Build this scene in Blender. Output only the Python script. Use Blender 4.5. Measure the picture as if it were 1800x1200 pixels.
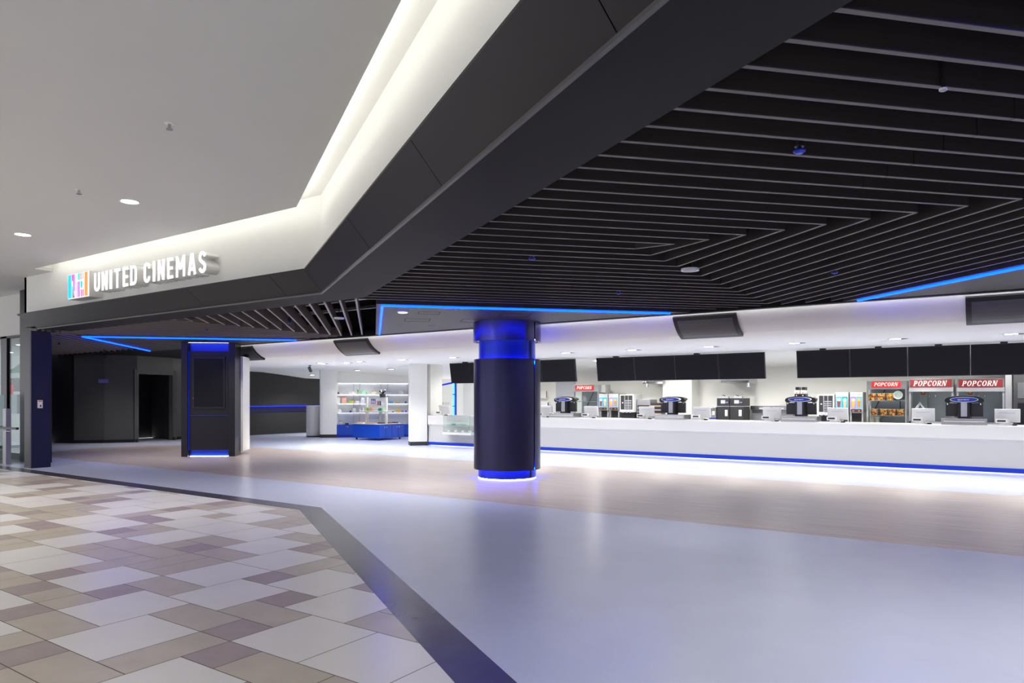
import bpy, bmesh, math, random
from mathutils import Vector, Matrix
random.seed(7)
for o in list(bpy.data.objects): bpy.data.objects.remove(o)
SC = bpy.context.scene
COL = SC.collection
# ------------------------------------------------------------------ camera
YAW = math.radians(34.45)
CY, SY = math.cos(YAW), math.sin(YAW)
FPX, PCX, PCY, CAMZ = 1238.0, 900.0, 700.0, 1.5
cam = bpy.data.cameras.new('camera'); cam.lens = 36*FPX/1800; cam.sensor_width = 36
cam.shift_y = (PCY-600)/1800; cam.clip_start = .05; cam.clip_end = 200
co = bpy.data.objects.new('camera', cam); COL.objects.link(co)
co.location = (0, 0, CAMZ); co.rotation_euler = (math.pi/2, 0, YAW)
SC.camera = co
# ------------------------------------------------------------------ world and view
SC.view_settings.view_transform = 'Standard'; SC.view_settings.look = 'None'
SC.view_settings.gamma = 1; SC.view_settings.use_curve_mapping = False
SC.view_settings.exposure = 0.0
W = bpy.data.worlds.new('world'); SC.world = W; W.use_nodes = True
bg = W.node_tree.nodes['Background']; bg.inputs[0].default_value = (.95, .95, 1.0, 1); bg.inputs[1].default_value = 1.45
P_MALL, P_WHITE, P_SLAT, P_SHOP = 230, 215, 145, 270     # lamp powers

def lampobj(kind, parent, loc, power, color=(1, 1, 1), size=.1, spot=120, blend=.6, rot=(0, 0, 0), sizey=None, name='lamp'):
    l = bpy.data.lights.new(name, kind); l.energy = power; l.color = color
    if kind == 'SPOT': l.spot_size = math.radians(spot); l.spot_blend = blend; l.shadow_soft_size = size
    if kind == 'POINT': l.shadow_soft_size = size
    if kind == 'AREA':
        l.size = size
        if sizey: l.shape = 'RECTANGLE'; l.size_y = sizey
    o = bpy.data.objects.new(name, l); COL.objects.link(o); o.location = loc; o.rotation_euler = rot
    if parent: o.parent = parent
    return o

# ------------------------------------------------------------------ projection helpers (photo pixel -> place)
def toW(X, Y): return (CY*X-SY*Y, SY*X+CY*Y)
def atz(px, py, z):
    Y = FPX*(z-CAMZ)/(PCY-py); x, y = toW((px-PCX)*Y/FPX, Y); return Vector((x, y, z))
def onY(px, py, yw):
    dx, dy = toW((px-PCX)/FPX, 1.0); t = yw/dy
    return Vector((dx*t, yw, CAMZ+(PCY-py)*t/FPX))
def onX(px, py, xw):
    dx, dy = toW((px-PCX)/FPX, 1.0); t = xw/dx
    return Vector((xw, dy*t, CAMZ+(PCY-py)*t/FPX))
def onD(px, py, c):            # plane y - x = c
    dx, dy = toW((px-PCX)/FPX, 1.0); t = c/(dy-dx)
    return Vector((dx*t, dy*t, CAMZ+(PCY-py)*t/FPX))
# ------------------------------------------------------------------ materials
MATS = {}
def mat(name, col, rough=.5, metal=0., noise=.0, scale=8., spec=.5, stretch=None, bump=0., coat=0., rot=0.):
    m = bpy.data.materials.new(name); m.use_nodes = True; nt = m.node_tree; b = nt.nodes['Principled BSDF']
    b.inputs['Roughness'].default_value = rough; b.inputs['Metallic'].default_value = metal
    b.inputs['Specular IOR Level'].default_value = spec; b.inputs['Coat Weight'].default_value = coat
    b.inputs['Base Color'].default_value = (*col, 1)
    if noise or bump:
        tc = nt.nodes.new('ShaderNodeTexCoord'); mp = nt.nodes.new('ShaderNodeMapping'); nz = nt.nodes.new('ShaderNodeTexNoise')
        nt.links.new(tc.outputs['Object'], mp.inputs[0]); nt.links.new(mp.outputs[0], nz.inputs['Vector'])
        if stretch: mp.inputs['Scale'].default_value = stretch
        mp.inputs['Rotation'].default_value = (0, 0, rot)
        nz.inputs['Scale'].default_value = scale; nz.inputs['Detail'].default_value = 4
        if noise:
            mx = nt.nodes.new('ShaderNodeMix'); mx.data_type = 'RGBA'
            mx.inputs[6].default_value = (*[max(0, c*(1-noise)) for c in col], 1)
            mx.inputs[7].default_value = (*[min(1, c*(1+noise)) for c in col], 1)
            nt.links.new(nz.outputs['Fac'], mx.inputs[0]); nt.links.new(mx.outputs[2], b.inputs['Base Color'])
        if bump:
            bp = nt.nodes.new('ShaderNodeBump'); bp.inputs['Strength'].default_value = bump; bp.inputs['Distance'].default_value = .01
            nt.links.new(nz.outputs['Fac'], bp.inputs['Height']); nt.links.new(bp.outputs[0], b.inputs['Normal'])
    MATS[name] = m; return m
def emi(name, col, s):
    m = bpy.data.materials.new(name); m.use_nodes = True; nt = m.node_tree; b = nt.nodes['Principled BSDF']
    b.inputs['Base Color'].default_value = (*col, 1); b.inputs['Emission Color'].default_value = (*col, 1); b.inputs['Emission Strength'].default_value = s
    MATS[name] = m; return m
def glass(name, col, alpha=.25):
    m = bpy.data.materials.new(name); m.use_nodes = True; nt = m.node_tree
    nt.nodes.remove(nt.nodes['Principled BSDF']); out = nt.nodes['Material Output']
    t = nt.nodes.new('ShaderNodeBsdfTransparent'); g = nt.nodes.new('ShaderNodeBsdfGlossy'); mx = nt.nodes.new('ShaderNodeMixShader')
    t.inputs[0].default_value = (*col, 1); g.inputs['Roughness'].default_value = .03
    lw = nt.nodes.new('ShaderNodeLayerWeight'); lw.inputs[0].default_value = .15
    mu = nt.nodes.new('ShaderNodeMath'); mu.operation = 'MULTIPLY'; mu.inputs[1].default_value = alpha
    nt.links.new(lw.outputs['Fresnel'], mu.inputs[0])
    nt.links.new(mu.outputs[0], mx.inputs[0]); nt.links.new(t.outputs[0], mx.inputs[1]); nt.links.new(g.outputs[0], mx.inputs[2])
    nt.links.new(mx.outputs[0], out.inputs[0]); MATS[name] = m; return m

mat('ceiling_paint', (.68, .68, .66), .8, noise=.015, scale=2)
mat('fascia_paint', (.86, .86, .83), .6, noise=.01, scale=2)
mat('white_paint', (.90, .895, .85), .6, noise=.01, scale=3)
mat('white_counter', (.75, .745, .715), .35, noise=.01, scale=3)
mat('grey_counter', (.57, .575, .57), .4, noise=.01, scale=3)
mat('dark_metal', (.026, .025, .032), .36, metal=.5, noise=.06, scale=3)
mat('dark_panel', (.011, .0105, .0115), .6, noise=.05, scale=3, spec=.18)
mat('panel_brown', (.045, .040, .037), .5, noise=.05, scale=3, spec=.4)
mat('dark_wall', (.075, .072, .064), .6, noise=.05, scale=3)
mat('black_wall', (.02, .02, .02), .7, noise=.05, scale=3)
mat('void', (.008, .008, .008), .9, noise=.1, scale=3)
mat('collar_metal', (.12, .12, .22), .22, metal=.9, noise=.05, scale=3)
mat('column_metal', (.032, .031, .085), .3, metal=.6, noise=.08, scale=2, stretch=(6, 6, .3))
mat('blue_film', (.0, .035, .55), .3, noise=.02, scale=3)
mat('blue_metal', (.02, .05, .5), .28, metal=.4, noise=.05, scale=3)
mat('blue_laminate', (.0, .06, .50), .4, noise=.02, scale=3)
mat('navy_paint', (.004, .004, .05), .5, noise=.04, scale=3)
mat('slat_edge', (.135, .118, .115), .5, noise=.1, scale=6)
mat('slat_wood', (.042, .034, .033), .45, noise=.45, scale=6, stretch=(.35, 9, 14), rot=0)
mat('tile_white', (.83, .815, .80), .28, noise=.05, scale=3)
mat('tile_beige', (.57, .51, .43), .30, noise=.15, scale=5)
mat('tile_mauve', (.42, .345, .335), .32, noise=.22, scale=6)
mat('grout', (.12, .11, .09), .9, noise=.1)
mat('band_stone', (.085, .08, .09), .24, noise=.25, scale=4)
mat('vinyl', (.58, .62, .77), .25, noise=.05, scale=2.5, bump=.03)  # blue cast of the foyer's light lines is put into the base colour
mat('plank', (.55, .465, .41), .28, noise=.5, scale=3, stretch=(.35, 6, 1))
mat('black_screen', (.010, .010, .014), .35, noise=.02, spec=.2)
mat('grey_screen', (.09, .094, .10), .3, noise=.02)
mat('black_plastic', (.014, .014, .016), .4, noise=.05)
mat('steel', (.55, .55, .57), .25, metal=1., noise=.06, scale=4)
mat('dull_steel', (.40, .40, .42), .45, metal=.8, noise=.06, scale=4)
mat('chrome', (.8, .8, .8), .1, metal=1., noise=.02)
mat('white_plastic', (.92, .92, .90), .4, noise=.01)
mat('grey_plastic', (.45, .45, .45), .4, noise=.02)
mat('glass_edge', (.25, .42, .40), .2, noise=.02)
mat('baffle', (.25, .26, .30), .3, metal=.6, noise=.02)
mat('wall_plate_blue', (.05, .05, .25), .5, noise=.02)
emi('led_blue', (.0, .015, 1.0), 24.0)
emi('led_edge', (1, .99, .95), 14.0)
emi('led_band', (.0, .02, 1.0), 2.5)
mat('lit_edge_metal', (.11, .107, .105), .4, metal=.3, noise=.03)  # light on the bevel under the cladding, put into a paler metal colour
emi('led_blue_soft', (.0, .03, 1.0), .3)
emi('led_column', (.0, .05, 1.0), 30.0)
emi('led_floor', (1, 1, 1), 18.0)
emi('led_cyan', (.05, .45, 1.0), 4.0)
emi('led_white', (.95, .95, 1.0), 6.0)
emi('led_cove', (1.0, .98, .93), 14.0)
emi('led_shelf', (.9, .93, 1.0), 3.2)
emi('lamp_face', (1, .98, .95), 14.0)
emi('sign_white', (.96, .95, 1.0), 1.6)
emi('red_led', (1, .02, .05), 3.0)
emi('red_lightbox', (.34, .004, .004), .6)
emi('lightbox_white', (1, 1, .95), 1.0)
glass('clear_glass', (.93, .97, .96), .9)
glass('shop_glass', (.88, .93, .93), .3)
glass('case_glass', (.965, .985, .98), .9)
glass('green_glass', (.72, .86, .88), .9)
def flat(name, c, r=.5): return mat(name, c, r, noise=.03, scale=10)
for n, c in dict(red=(.6, .02, .02), dark_red=(.17, .004, .006), orange=(.75, .2, .02), yellow=(.75, .5, .05), lime=(.35, .6, .08), green=(.05, .3, .12), mint=(.3, .65, .45),
                 teal=(.0, .38, .38), sky=(.1, .4, .75), violet=(.35, .2, .6), lilac=(.6, .6, .78), pink=(.8, .3, .45), salmon=(.8, .4, .3), cola=(.25, .05, .04), amber=(.85, .42, .03),
                 cream=(.8, .72, .55), brown=(.2, .09, .05), tan=(.55, .38, .22), charcoal=(.03, .03, .035), pale=(.75, .77, .8), silver=(.5, .52, .56), awning=(.0, .16, .05), royal=(.02, .06, .5)).items(): flat(n, c)

# ------------------------------------------------------------------ mesh builder
class MB:
    def __init__(s): s.v = []; s.f = []; s.m = []; s.mats = []
    def mi(s, m):
        if m not in s.mats: s.mats.append(m)
        return s.mats.index(m)
    def poly(s, pts, m, faces):
        b = len(s.v); s.v += [tuple(p) for p in pts]; k = s.mi(m)
        for f in faces: s.f.append([b+i for i in f]); s.m.append(k)
        return s
    def box(s, x0, x1, y0, y1, z0, z1, m):
        p = [(x, y, z) for z in (z0, z1) for y in (y0, y1) for x in (x0, x1)]
        return s.poly(p, m, [(0, 2, 3, 1), (4, 5, 7, 6), (0, 1, 5, 4), (2, 6, 7, 3), (0, 4, 6, 2), (1, 3, 7, 5)])
    def prism(s, pts, z0, z1, m):         # plan polygon (ccw) extruded in z
        n = len(pts); p = [(x, y, z0) for x, y in pts]+[(x, y, z1) for x, y in pts]
        return s.poly(p, m, [tuple(range(n))[::-1], tuple(range(n, 2*n))]+[(i, (i+1) % n, n+(i+1) % n, n+i) for i in range(n)])
    def prismy(s, pts, y0, y1, m, mside=None):         # (x,z) polygon extruded in y; front face at y0
        n = len(pts); p = [(x, y0, z) for x, z in pts]+[(x, y1, z) for x, z in pts]
        a = [tuple(range(n)), tuple(range(n, 2*n))[::-1]]; side = [((i+1) % n, i, n+i, n+(i+1) % n) for i in range(n)]
        if mside is None: return s.poly(p, m, a+side)
        s.poly(p, m, a[:1]); return s.poly(p, mside, a[1:]+side)
    def prismx(s, pts, x0, x1, m):        # (y,z) polygon extruded in x
        n = len(pts); p = [(x0, y, z) for y, z in pts]+[(x1, y, z) for y, z in pts]
        return s.poly(p, m, [tuple(range(n))[::-1], tuple(range(n, 2*n))]+[(i, (i+1) % n, n+(i+1) % n, n+i) for i in range(n)])
    def lathe(s, prof, m, n=48, c=(0, 0), a0=0., a1=2*math.pi):     # profile (r,z)
        full = abs(a1-a0) > 6.28; k = n if full else n+1; b = len(s.v); q = s.mi(m)
        for i in range(k):
            a = a0+(a1-a0)*i/n
            for r, z in prof: s.v.append((c[0]+r*math.cos(a), c[1]+r*math.sin(a), z))
        L = len(prof)
        for i in range(n):
            j = (i+1) % k
            for t in range(L-1): s.f.append([b+i*L+t, b+j*L+t, b+j*L+t+1, b+i*L+t+1]); s.m.append(q)
        return s
    def cyl(s, c, r, z0, z1, m, n=20, r2=None):
        r2 = r if r2 is None else r2
        return s.lathe([(0.0001, z0), (r, z0), (r2, z1), (.0001, z1)], m, n, c)
    def cyly(s, c, r, y0, y1, m, n=20, rz=None):          # cylinder along y; c=(x,z); elliptical if rz
        rz = rz or r; P = [(c[0]+r*math.cos(2*math.pi*i/n), c[1]+rz*math.sin(2*math.pi*i/n)) for i in range(n)]
        return s.prismy(P, y0, y1, m)
    def tube(s, pts, r, m, n=10):
        pts = [Vector(p) for p in pts]; rings = []; b = len(s.v); q = s.mi(m)
        for i, p in enumerate(pts):
            d = (pts[min(i+1, len(pts)-1)]-pts[max(i-1, 0)]).normalized()
            u = d.cross(Vector((0, 0, 1)));
            if u.length < 1e-3: u = d.cross(Vector((0, 1, 0)))
            u.normalize(); w = u.cross(d)
            for k in range(n):
                a = 2*math.pi*k/n; s.v.append(tuple(p+u*r*math.cos(a)+w*r*math.sin(a)))
        for i in range(len(pts)-1):
            for k in range(n): s.f.append([b+i*n+k, b+i*n+(k+1) % n, b+(i+1)*n+(k+1) % n, b+(i+1)*n+k]); s.m.append(q)
        s.f.append([b+k for k in range(n)][::-1]); s.m.append(q); e = b+(len(pts)-1)*n; s.f.append([e+k for k in range(n)]); s.m.append(q)
        return s
    def bar(s, p, q, wx, z0, z1, m):      # plan bar from p to q of width wx
        p = Vector(p[:2]); q = Vector(q[:2]); d = (q-p).normalized(); n = Vector((-d.y, d.x))*wx/2
        return s.prism([tuple(p-n), tuple(q-n), tuple(q+n), tuple(p+n)], z0, z1, m)
    def ribbon(s, line, t, y0, y1, m, mside=None, closed=False):    # stroke in the xz plane, extruded in y
        L = [Vector(p) for p in line]; N = len(L); lo = []; hi = []
        for i in range(N):
            a = L[i-1] if (i or closed) else None; c = L[(i+1) % N] if (i < N-1 or closed) else None
            d1 = (L[i]-a).normalized() if a is not None else None; d2 = (c-L[i]).normalized() if c is not None else None
            d1 = d1 or d2; d2 = d2 or d1; n1 = Vector((-d1.y, d1.x)); n2 = Vector((-d2.y, d2.x)); n = (n1+n2).normalized()
            k = t/2/max(.4, n.dot(n1)); lo.append(L[i]-n*k); hi.append(L[i]+n*k)
        for i in range(N if closed else N-1):
            j = (i+1) % N; s.prismy([tuple(lo[i]), tuple(lo[j]), tuple(hi[j]), tuple(hi[i])], y0, y1, m, mside)
        return s
    def build(s, name, parent=None, bevel=0., smooth=False, loc=None):
        me = bpy.data.meshes.new(name); me.from_pydata(s.v, [], s.f)
        for k in s.mats: me.materials.append(MATS[k])
        for p, k in zip(me.polygons, s.m): p.material_index = k
        me.validate(); me.update()
        if smooth:
            for p in me.polygons: p.use_smooth = True
            try: me.set_sharp_from_angle(angle=math.radians(35))
            except Exception: pass
        o = bpy.data.objects.new(name, me); COL.objects.link(o)
        if parent: o.parent = parent
        if loc: o.location = loc
        if bevel:
            b = o.modifiers.new('bevel', 'BEVEL'); b.width = bevel; b.segments = 2; b.limit_method = 'ANGLE'; b.angle_limit = math.radians(40)
        return o
def tag(o, label, cat, group=None, kind=None):
    o['label'] = label; o['category'] = cat
    if group: o['group'] = group
    if kind: o['kind'] = kind
    return o
def thing(name, label, cat, loc=(0, 0, 0), rz=0., group=None):
    o = bpy.data.objects.new(name, None); COL.objects.link(o); o.location = loc; o.rotation_euler = (0, 0, rz); o.empty_display_size = .1
    return tag(o, label, cat, group)
def struct(name, mb, label=None, bevel=0., smooth=False):
    o = mb.build(name, None, bevel, smooth); o['kind'] = 'structure'
    if label: o['label'] = label
    return o
def copy_thing(o, loc, rz=None, label=None):
    c = o.copy(); COL.objects.link(c); c.location = loc
    if rz is not None: c.rotation_euler = (0, 0, rz)
    if label: c['label'] = label
    for ch in list(o.children):
        d = ch.copy(); COL.objects.link(d); d.parent = c
        for g in list(ch.children):
            e = g.copy(); COL.objects.link(e); e.parent = d
    return c
ORD = ['first', 'second', 'third', 'fourth', 'fifth', 'sixth', 'seventh', 'eighth', 'ninth', 'tenth', 'eleventh', 'twelfth']

# ------------------------------------------------------------------ plan of the place
C0 = Vector((-7.64, 6.5))                       # corner where the shop front turns
AD = Vector((-1, 0)); CD = Vector((math.cos(math.radians(-31.6)), math.sin(math.radians(-31.6))))
AN = Vector((0, -1)); CN = Vector((CD.y, -CD.x))  # normals towards the mall
XL = onY(43, 600, 6.5).x                        # left end of the white fascia
LC = 14.0
def offline(d, la=None, lc=LC, xl=None):        # shop-front line shifted d towards the mall (negative: into the cinema)
    k = math.tan(math.radians(31.6)/2)
    xl = XL if xl is None else xl
    p0 = Vector((xl, C0.y-d)); pc = C0+AN*d+Vector((-1, 0))*d*k*1.0
    # intersection of both shifted lines
    a = C0+AN*d; c = C0+CN*d
    t = ((c.x-a.x)*CD.y-(c.y-a.y)*CD.x)/(AD.x*CD.y-AD.y*CD.x); pc = a+AD*t
    p1 = c+CD*lc
    return [tuple(p0), tuple(pc), tuple(p1)]
def strip(d0, d1, z0, z1, m, mb=None, xl=None):
    mb = mb or MB(); A = offline(d0, xl=xl); B = offline(d1, xl=xl)
    for i in (0, 1): mb.prism([A[i], A[i+1], B[i+1], B[i]], z0, z1, m)
    return mb
SOF = 2.96
MALLC = 4.07
WCEIL = 2.60

# ---- floors
U = .318; GX, GY = -4.8557, 1.968
cells = {}
tiles = []
def put(i, j, w, h, k):
    for a in range(i, i+w):
        for b in range(j, j+h):
            if (a, b) in cells: return False
    for a in range(i, i+w):
        for b in range(j, j+h): cells[(a, b)] = 1
    tiles.append((i, j, w, h, k)); return True
for t in [(0, 0), (-2, 1), (-5, 2), (-5, -1), (-3, -2), (3, -1), (-1, 3), (3, 2), (2, 4), (0, 5), (-3, 4), (-3, 6), (-5, 7)]: put(*t, 2, 2, 0)
for t in [(2, 0, 1, 2), (-2, 0, 2, 1), (-3, 1, 1, 1), (-4, 1, 1, 1), (-6, 1, 1, 1), (-3, 3, 2, 1), (-1, -1, 1, 1), (1, -1, 2, 1), (4, 1, 2, 1), (0, 2, 2, 1), (1, 3, 2, 1), (-1, 6, 1, 2), (-4, 4, 1, 2), (-5, 6, 2, 1), (-2, 8, 1, 1)]: put(*t, 1)
for t in [(0, -1), (3, 1), (2, 2), (1, 4), (-1, 5), (-3, 2), (-5, 1), (-3, 0), (-6, 6), (-3, 8)]: put(*t, 1, 1, 2)
rt = random.Random(3)
I0, I1, J0, J1 = -62, 20, -14, 14
for s in range(I0+J0, I1+J1):
    for i in range(I0, I1):
        j = s-i
        if not (J0 <= j < J1) or (i, j) in cells: continue
        r = rt.random()
        opts = [(2, 2, 0)]*11+[(1, 2, 1)]*4+[(2, 1, 1)]*5+[(1, 1, 2)]*6+[(1, 1, 1)]*3
        rt.shuffle(opts)
        for w, h, k in opts+[(1, 1, 2)]:
            if put(i, j, w, h, k): break
bm = bmesh.new()
for i, j, w, h, k in tiles:
    x0, y0 = GX+i*U+.003, GY+j*U+.003; x1, y1 = GX+(i+w)*U-.003, GY+(j+h)*U-.003
    f = bm.faces.new([bm.verts.new(p) for p in ((x0, y0, 0), (x1, y0, 0), (x1, y1, 0), (x0, y1, 0))]); f.material_index = k
def bis(bm, p, n): bmesh.ops.bisect_plane(bm, geom=bm.verts[:]+bm.edges[:]+bm.faces[:], plane_co=p, plane_no=n, clear_outer=True)
bis(bm, (C0.x, C0.y-.30, 0), (0, 1, 0)); q = C0+CN*.30; bis(bm, (q.x, q.y, 0), (-CN.x, -CN.y, 0))
me = bpy.data.meshes.new('floor'); bm.to_mesh(me); bm.free()
for k in ('tile_white', 'tile_beige', 'tile_mauve'): me.materials.append(MATS[k])
fo = bpy.data.objects.new('floor', me); COL.objects.link(fo); fo['kind'] = 'structure'; fo['label'] = 'mall floor of white, beige and mauve stone tiles'
struct('floor.001', MB().box(-26, 3, -4, 6.6, -.06, -.002, 'grout'), 'dark grout bed between the mall tiles')
tb = strip(.30, .0, -.05, .001, 'band_stone', xl=-26)
struct('trim_1', tb, 'dark stone threshold band between mall tiles and cinema floor')
A = offline(.0, xl=-26)
vin = MB().prism([A[0], A[1], A[2], (6, 9), (6, 21), (-27, 21), (-27, 6.5)][:3]+[(6, -.8), (6, 21), (-27, 21)], -.05, 0.0, 'vinyl')
struct('floor.002', vin, 'pale polished vinyl floor of the cinema foyer, coloured lilac for the blue light')
wood = [(x, 8.3) for x in [6-.5*i for i in range(52)]]   # near edge, right to left down to x=-20
pts = [(6, 8.3), (-12, 8.22), (-15, 8.15)]
yc, ry, xc, rx = 10.78, 2.6, -19.2, 3.3
for i in range(0, 25):
    a = math.radians(-90-180*i/24); pts.append((xc+rx*math.cos(a), yc+ry*math.sin(a)))
pts += [(6, 13.35)]
struct('floor.003', MB().prism([(p[0], p[1]) for p in pts][::-1], -.02, .0015, 'plank'), 'wood plank floor strip with rounded left end')

# ---- mall ceiling, cove and white fascia
lip = offline(.34, xl=onY(60, 470, 6.16).x)
back = offline(1.0, xl=lip[0][0])
mc = MB()
mc.prism([(-40, -14), (8, -14), lip[2], lip[1], lip[0], (lip[0][0], 6.16), (lip[0][0]-.001, 7.6), (-40, 7.6)], MALLC, MALLC+.06, 'ceiling_paint')
struct('ceiling', mc, 'white mall ceiling outside the cinema')
cv = strip(1.2, -.1, 4.30, 4.36, 'fascia_paint', xl=lip[0][0])
A1 = offline(1.2, xl=lip[0][0]); A2 = offline(1.15, xl=lip[0][0])
for i in (0, 1): cv.prism([A1[i], A1[i+1], A2[i+1], A2[i]], MALLC+.06, 4.30, 'fascia_paint')
cv.box(lip[0][0]-.1, lip[0][0], 5.3, 6.6, MALLC+.06, 4.36, 'fascia_paint')
struct('trim_2', cv, 'white light cove over the fascia')
fw = strip(.0, -.12, 3.21, 4.30, 'fascia_paint')
fw.box(XL, XL+.1, 6.5, 7.6, 3.2, MALLC, 'fascia_paint')
struct('wall_front', fw, 'white fascia wall carrying the sign')
ledge = offline(.36, xl=lip[0][0]+.15); l2 = offline(.41, xl=lip[0][0]+.15)
cl = MB()
for i in (0, 1): cl.prism([l2[i], l2[i+1], ledge[i+1], ledge[i]], MALLC+.065, MALLC+.075, 'led_cove')
tag(cl.build('cove_light'), 'bright strip light hidden in the ceiling slot above the fascia', 'strip light')

# ---- dark slanted cladding
DT, ZT = .24, 3.236
xl0 = onY(30, 553, 6.5-DT).x
def clad(p_t, q_t, p_b, q_b, mb):
    P = [(*p_b, SOF), (*q_b, SOF), (*q_t, ZT), (*p_t, ZT)]
    B = [(p_b[0], p_b[1], SOF+.02), (q_b[0], q_b[1], SOF+.02)]
    n = 4; pts = P+[(p[0], p[1]+.12, p[2]+.03) for p in P]
    mb.poly(pts, 'dark_metal', [(0, 1, 2, 3)[::-1], (4, 5, 6, 7), (0, 4, 5, 1)[::-1], (2, 6, 7, 3)[::-1], (1, 5, 6, 2)[::-1], (0, 3, 7, 4)[::-1]])
    return mb
T = [Vector(p) for p in offline(DT, xl=xl0)]; Bm = [Vector(p) for p in offline(0, xl=xl0+.35)]
cm = MB()
# left run: joints
def lerp(a, b, t): return a+(b-a)*t
La = (Bm[1]-Bm[0]).length
ja = [0]+[1-((Bm[1]-atz(px, py, SOF).xy).length/La) for px, py in ((352, 538), (513, 522))]+[1]
for t0, t1 in zip(ja[:-1], ja[1:]):
    g = .004/La
    clad(lerp(T[0], T[1], t0+g*(t0 > 0)), lerp(T[0], T[1], t1-g*(t1 < 1)), lerp(Bm[0], Bm[1], t0+g*(t0 > 0)), lerp(Bm[0], Bm[1], t1-g*(t1 < 1)), cm)
Lc = (Bm[2]-Bm[1]).length
jc = [0]+[(atz(px, py, SOF).xy-Bm[1]).length/Lc for px, py in ((653, 438), (778, 328), (1095, 62))]
jc += [jc[-1]+.27, 1]
for t0, t1 in zip(jc[:-1], jc[1:]):
    g = .004/Lc
    clad(lerp(T[1], T[2], t0+g*(t0 > 0)), lerp(T[1], T[2], t1-g*(t1 < 1)), lerp(Bm[1], Bm[2], t0+g*(t0 > 0)), lerp(Bm[1], Bm[2], t1-g*(t1 < 1)), cm)
struct('trim_3', cm, 'dark metal slanted cladding under the white fascia')
lg = strip(DT, 0, ZT, ZT+.02, 'dark_metal', xl=xl0); struct('trim_4', lg, 'dark ledge on top of the cladding')
sf = strip(-.003, -.60, SOF-.012, SOF+.06, 'dark_panel', xl=xl0+.35)
strip(-.60, -.64, SOF-.012, SOF+.3, 'dark_panel', mb=sf, xl=xl0+.35)
struct('trim_8', strip(.008, -.018, SOF-.024, SOF-.002, 'lit_edge_metal', xl=xl0+.35), 'metal edge under the cladding, made pale for its lit bevel')
struct('ceiling.001', sf, 'flat dark soffit strip inside the shop front')
strip_b = strip(.0, -.10, SOF+.05, 3.21, 'dark_metal'); struct('trim_5', strip_b)

# ---- dark void over the slats
vd = MB().prism([(XL, 7.1), (C0.x, 7.0), (6, -1.4), (6, 11.6), (-30, 11.6), (-27, 10.9), (-19.3, 7.75)], 3.75, 3.8, 'void')
vd.box(-30, 6, 11.55, 11.65, SOF, 3.8, 'void')
struct('ceiling.002', vd, 'black void above the ceiling slats')
fb = strip(-.13, -.16, 3.0, 3.8, 'void'); struct('wall_front.001', fb)

# ---- slat ceiling
D1 = Vector((math.cos(math.radians(46.5)), math.sin(math.radians(46.5)))); D2 = Vector((math.cos(math.radians(135.6)), math.sin(math.radians(135.6))))
r2 = math.sqrt(2)
def soffit_hit(v):   # point on inner soffit edge with (y-x)/sqrt2 = v
    I = offline(-.64, xl=-30); a, b, c = [Vector(p) for p in I]
    for p, q in ((b, c), (a, b)):
        d = q-p; t = (v*r2-(p.y-p.x))/(d.y-d.x)
        if -.001 <= t <= 1: return p+d*t
    return c
SW, SH = .03, .20
YE = 11.40
slat_l = None
slat_r = thing('slat_ceiling', 'dark wood slat ceiling with nested bracket pattern over the foyer right of the fan', 'slat ceiling', (0, 0, SOF))
def slat(par, p, q, joint=None):
    mb = MB(); p = Vector(p); q = Vector(q); d = (q-p).normalized(); n = Vector((-d.y, d.x)); L = (q-p).length
    if L < .08: return
    segs = [(0, L)]
    if joint is not None and .1 < joint < L-.1: segs = [(0, joint-.003), (joint+.003, L)]
    for a, b in segs:
        mb.prism([(a, -SW/2), (b, -SW/2), (b, SW/2), (a, SW/2)], .004, SH, 'slat_wood' if par is slat_r else 'slat_wood_lit'); mb.prism([(a, -SW/2), (b, -SW/2), (b, SW/2), (a, SW/2)], 0, .004, 'slat_edge' if par is slat_r else 'slat_edge_lit')
    o = mb.build('slat', par); o.location = (p.x, p.y, 0); o.rotation_euler = (0, 0, math.atan2(d.y, d.x)); return o
YM, XM = 6.37, -2.9
Aend = {}
for k in range(-2, 17):
    p = soffit_hit(2.38+.2405*k); t = (YM-p.y)/D1.y; e = p+D1*t
    Aend[k] = e
    if e.x > 4.6: e = p+D1*((4.6-p.x)/D1.x)
    xj = -.762+.167*(8-k); j = (xj-p.x)/D1.x if k <= 8 else None
    slat(slat_r, p, e, j)
for j in range(0, 17):
    p = soffit_hit(6.50+.2545*j); t = (XM-p.x)/D1.x; e = p+D1*t; full = e.y <= YE
    ee = e if full else p+D1*((YE-p.y)/D1.y)
    slat(slat_r, p, ee, None)
    a = Aend[16-j]
    d = (e-a).normalized(); e2 = e if full else a+d*((YE-a.y)/d.y)
    if a.x > 4.6: continue
    slat(slat_r, a, e2, None)
slat_l = thing('slat_ceiling.001', 'fan of dark wood ceiling slats behind the sign, left of the open gap', 'slat ceiling', (0, 0, SOF))
mat('slat_wood_lit', (.10, .08, .075), .45, noise=.35, scale=6, stretch=(.35, 9, 14)); mat('slat_edge_lit', (.30, .26, .25), .5, noise=.1, scale=6)  # paler copies of the slat materials: stronger light on the fan put into colour
XM2 = -12.6
for i in range(-2, 15):
    w = -.36-.2425*i
    p = Vector((0, 7.14)); p.x = w*r2-p.y
    m = Vector((XM2, 0)); t = (XM2-p.x)/D2.x; m = p+D2*t
    if i >= 0:
        e = m if m.y <= YE else p+D2*((YE-p.y)/D2.y)
        slat(slat_l, p, e)
    s = m if m.y <= YE else m-D1*((m.y-YE)/D1.y)
    e = m-D1*((m.y-7.14)/D1.y)
    slat(slat_l, e, s)
slat_ll = thing('slat_ceiling.002', 'dark wood ceiling slats at far left beside the dark post', 'slat ceiling', (0, 0, SOF))
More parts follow.
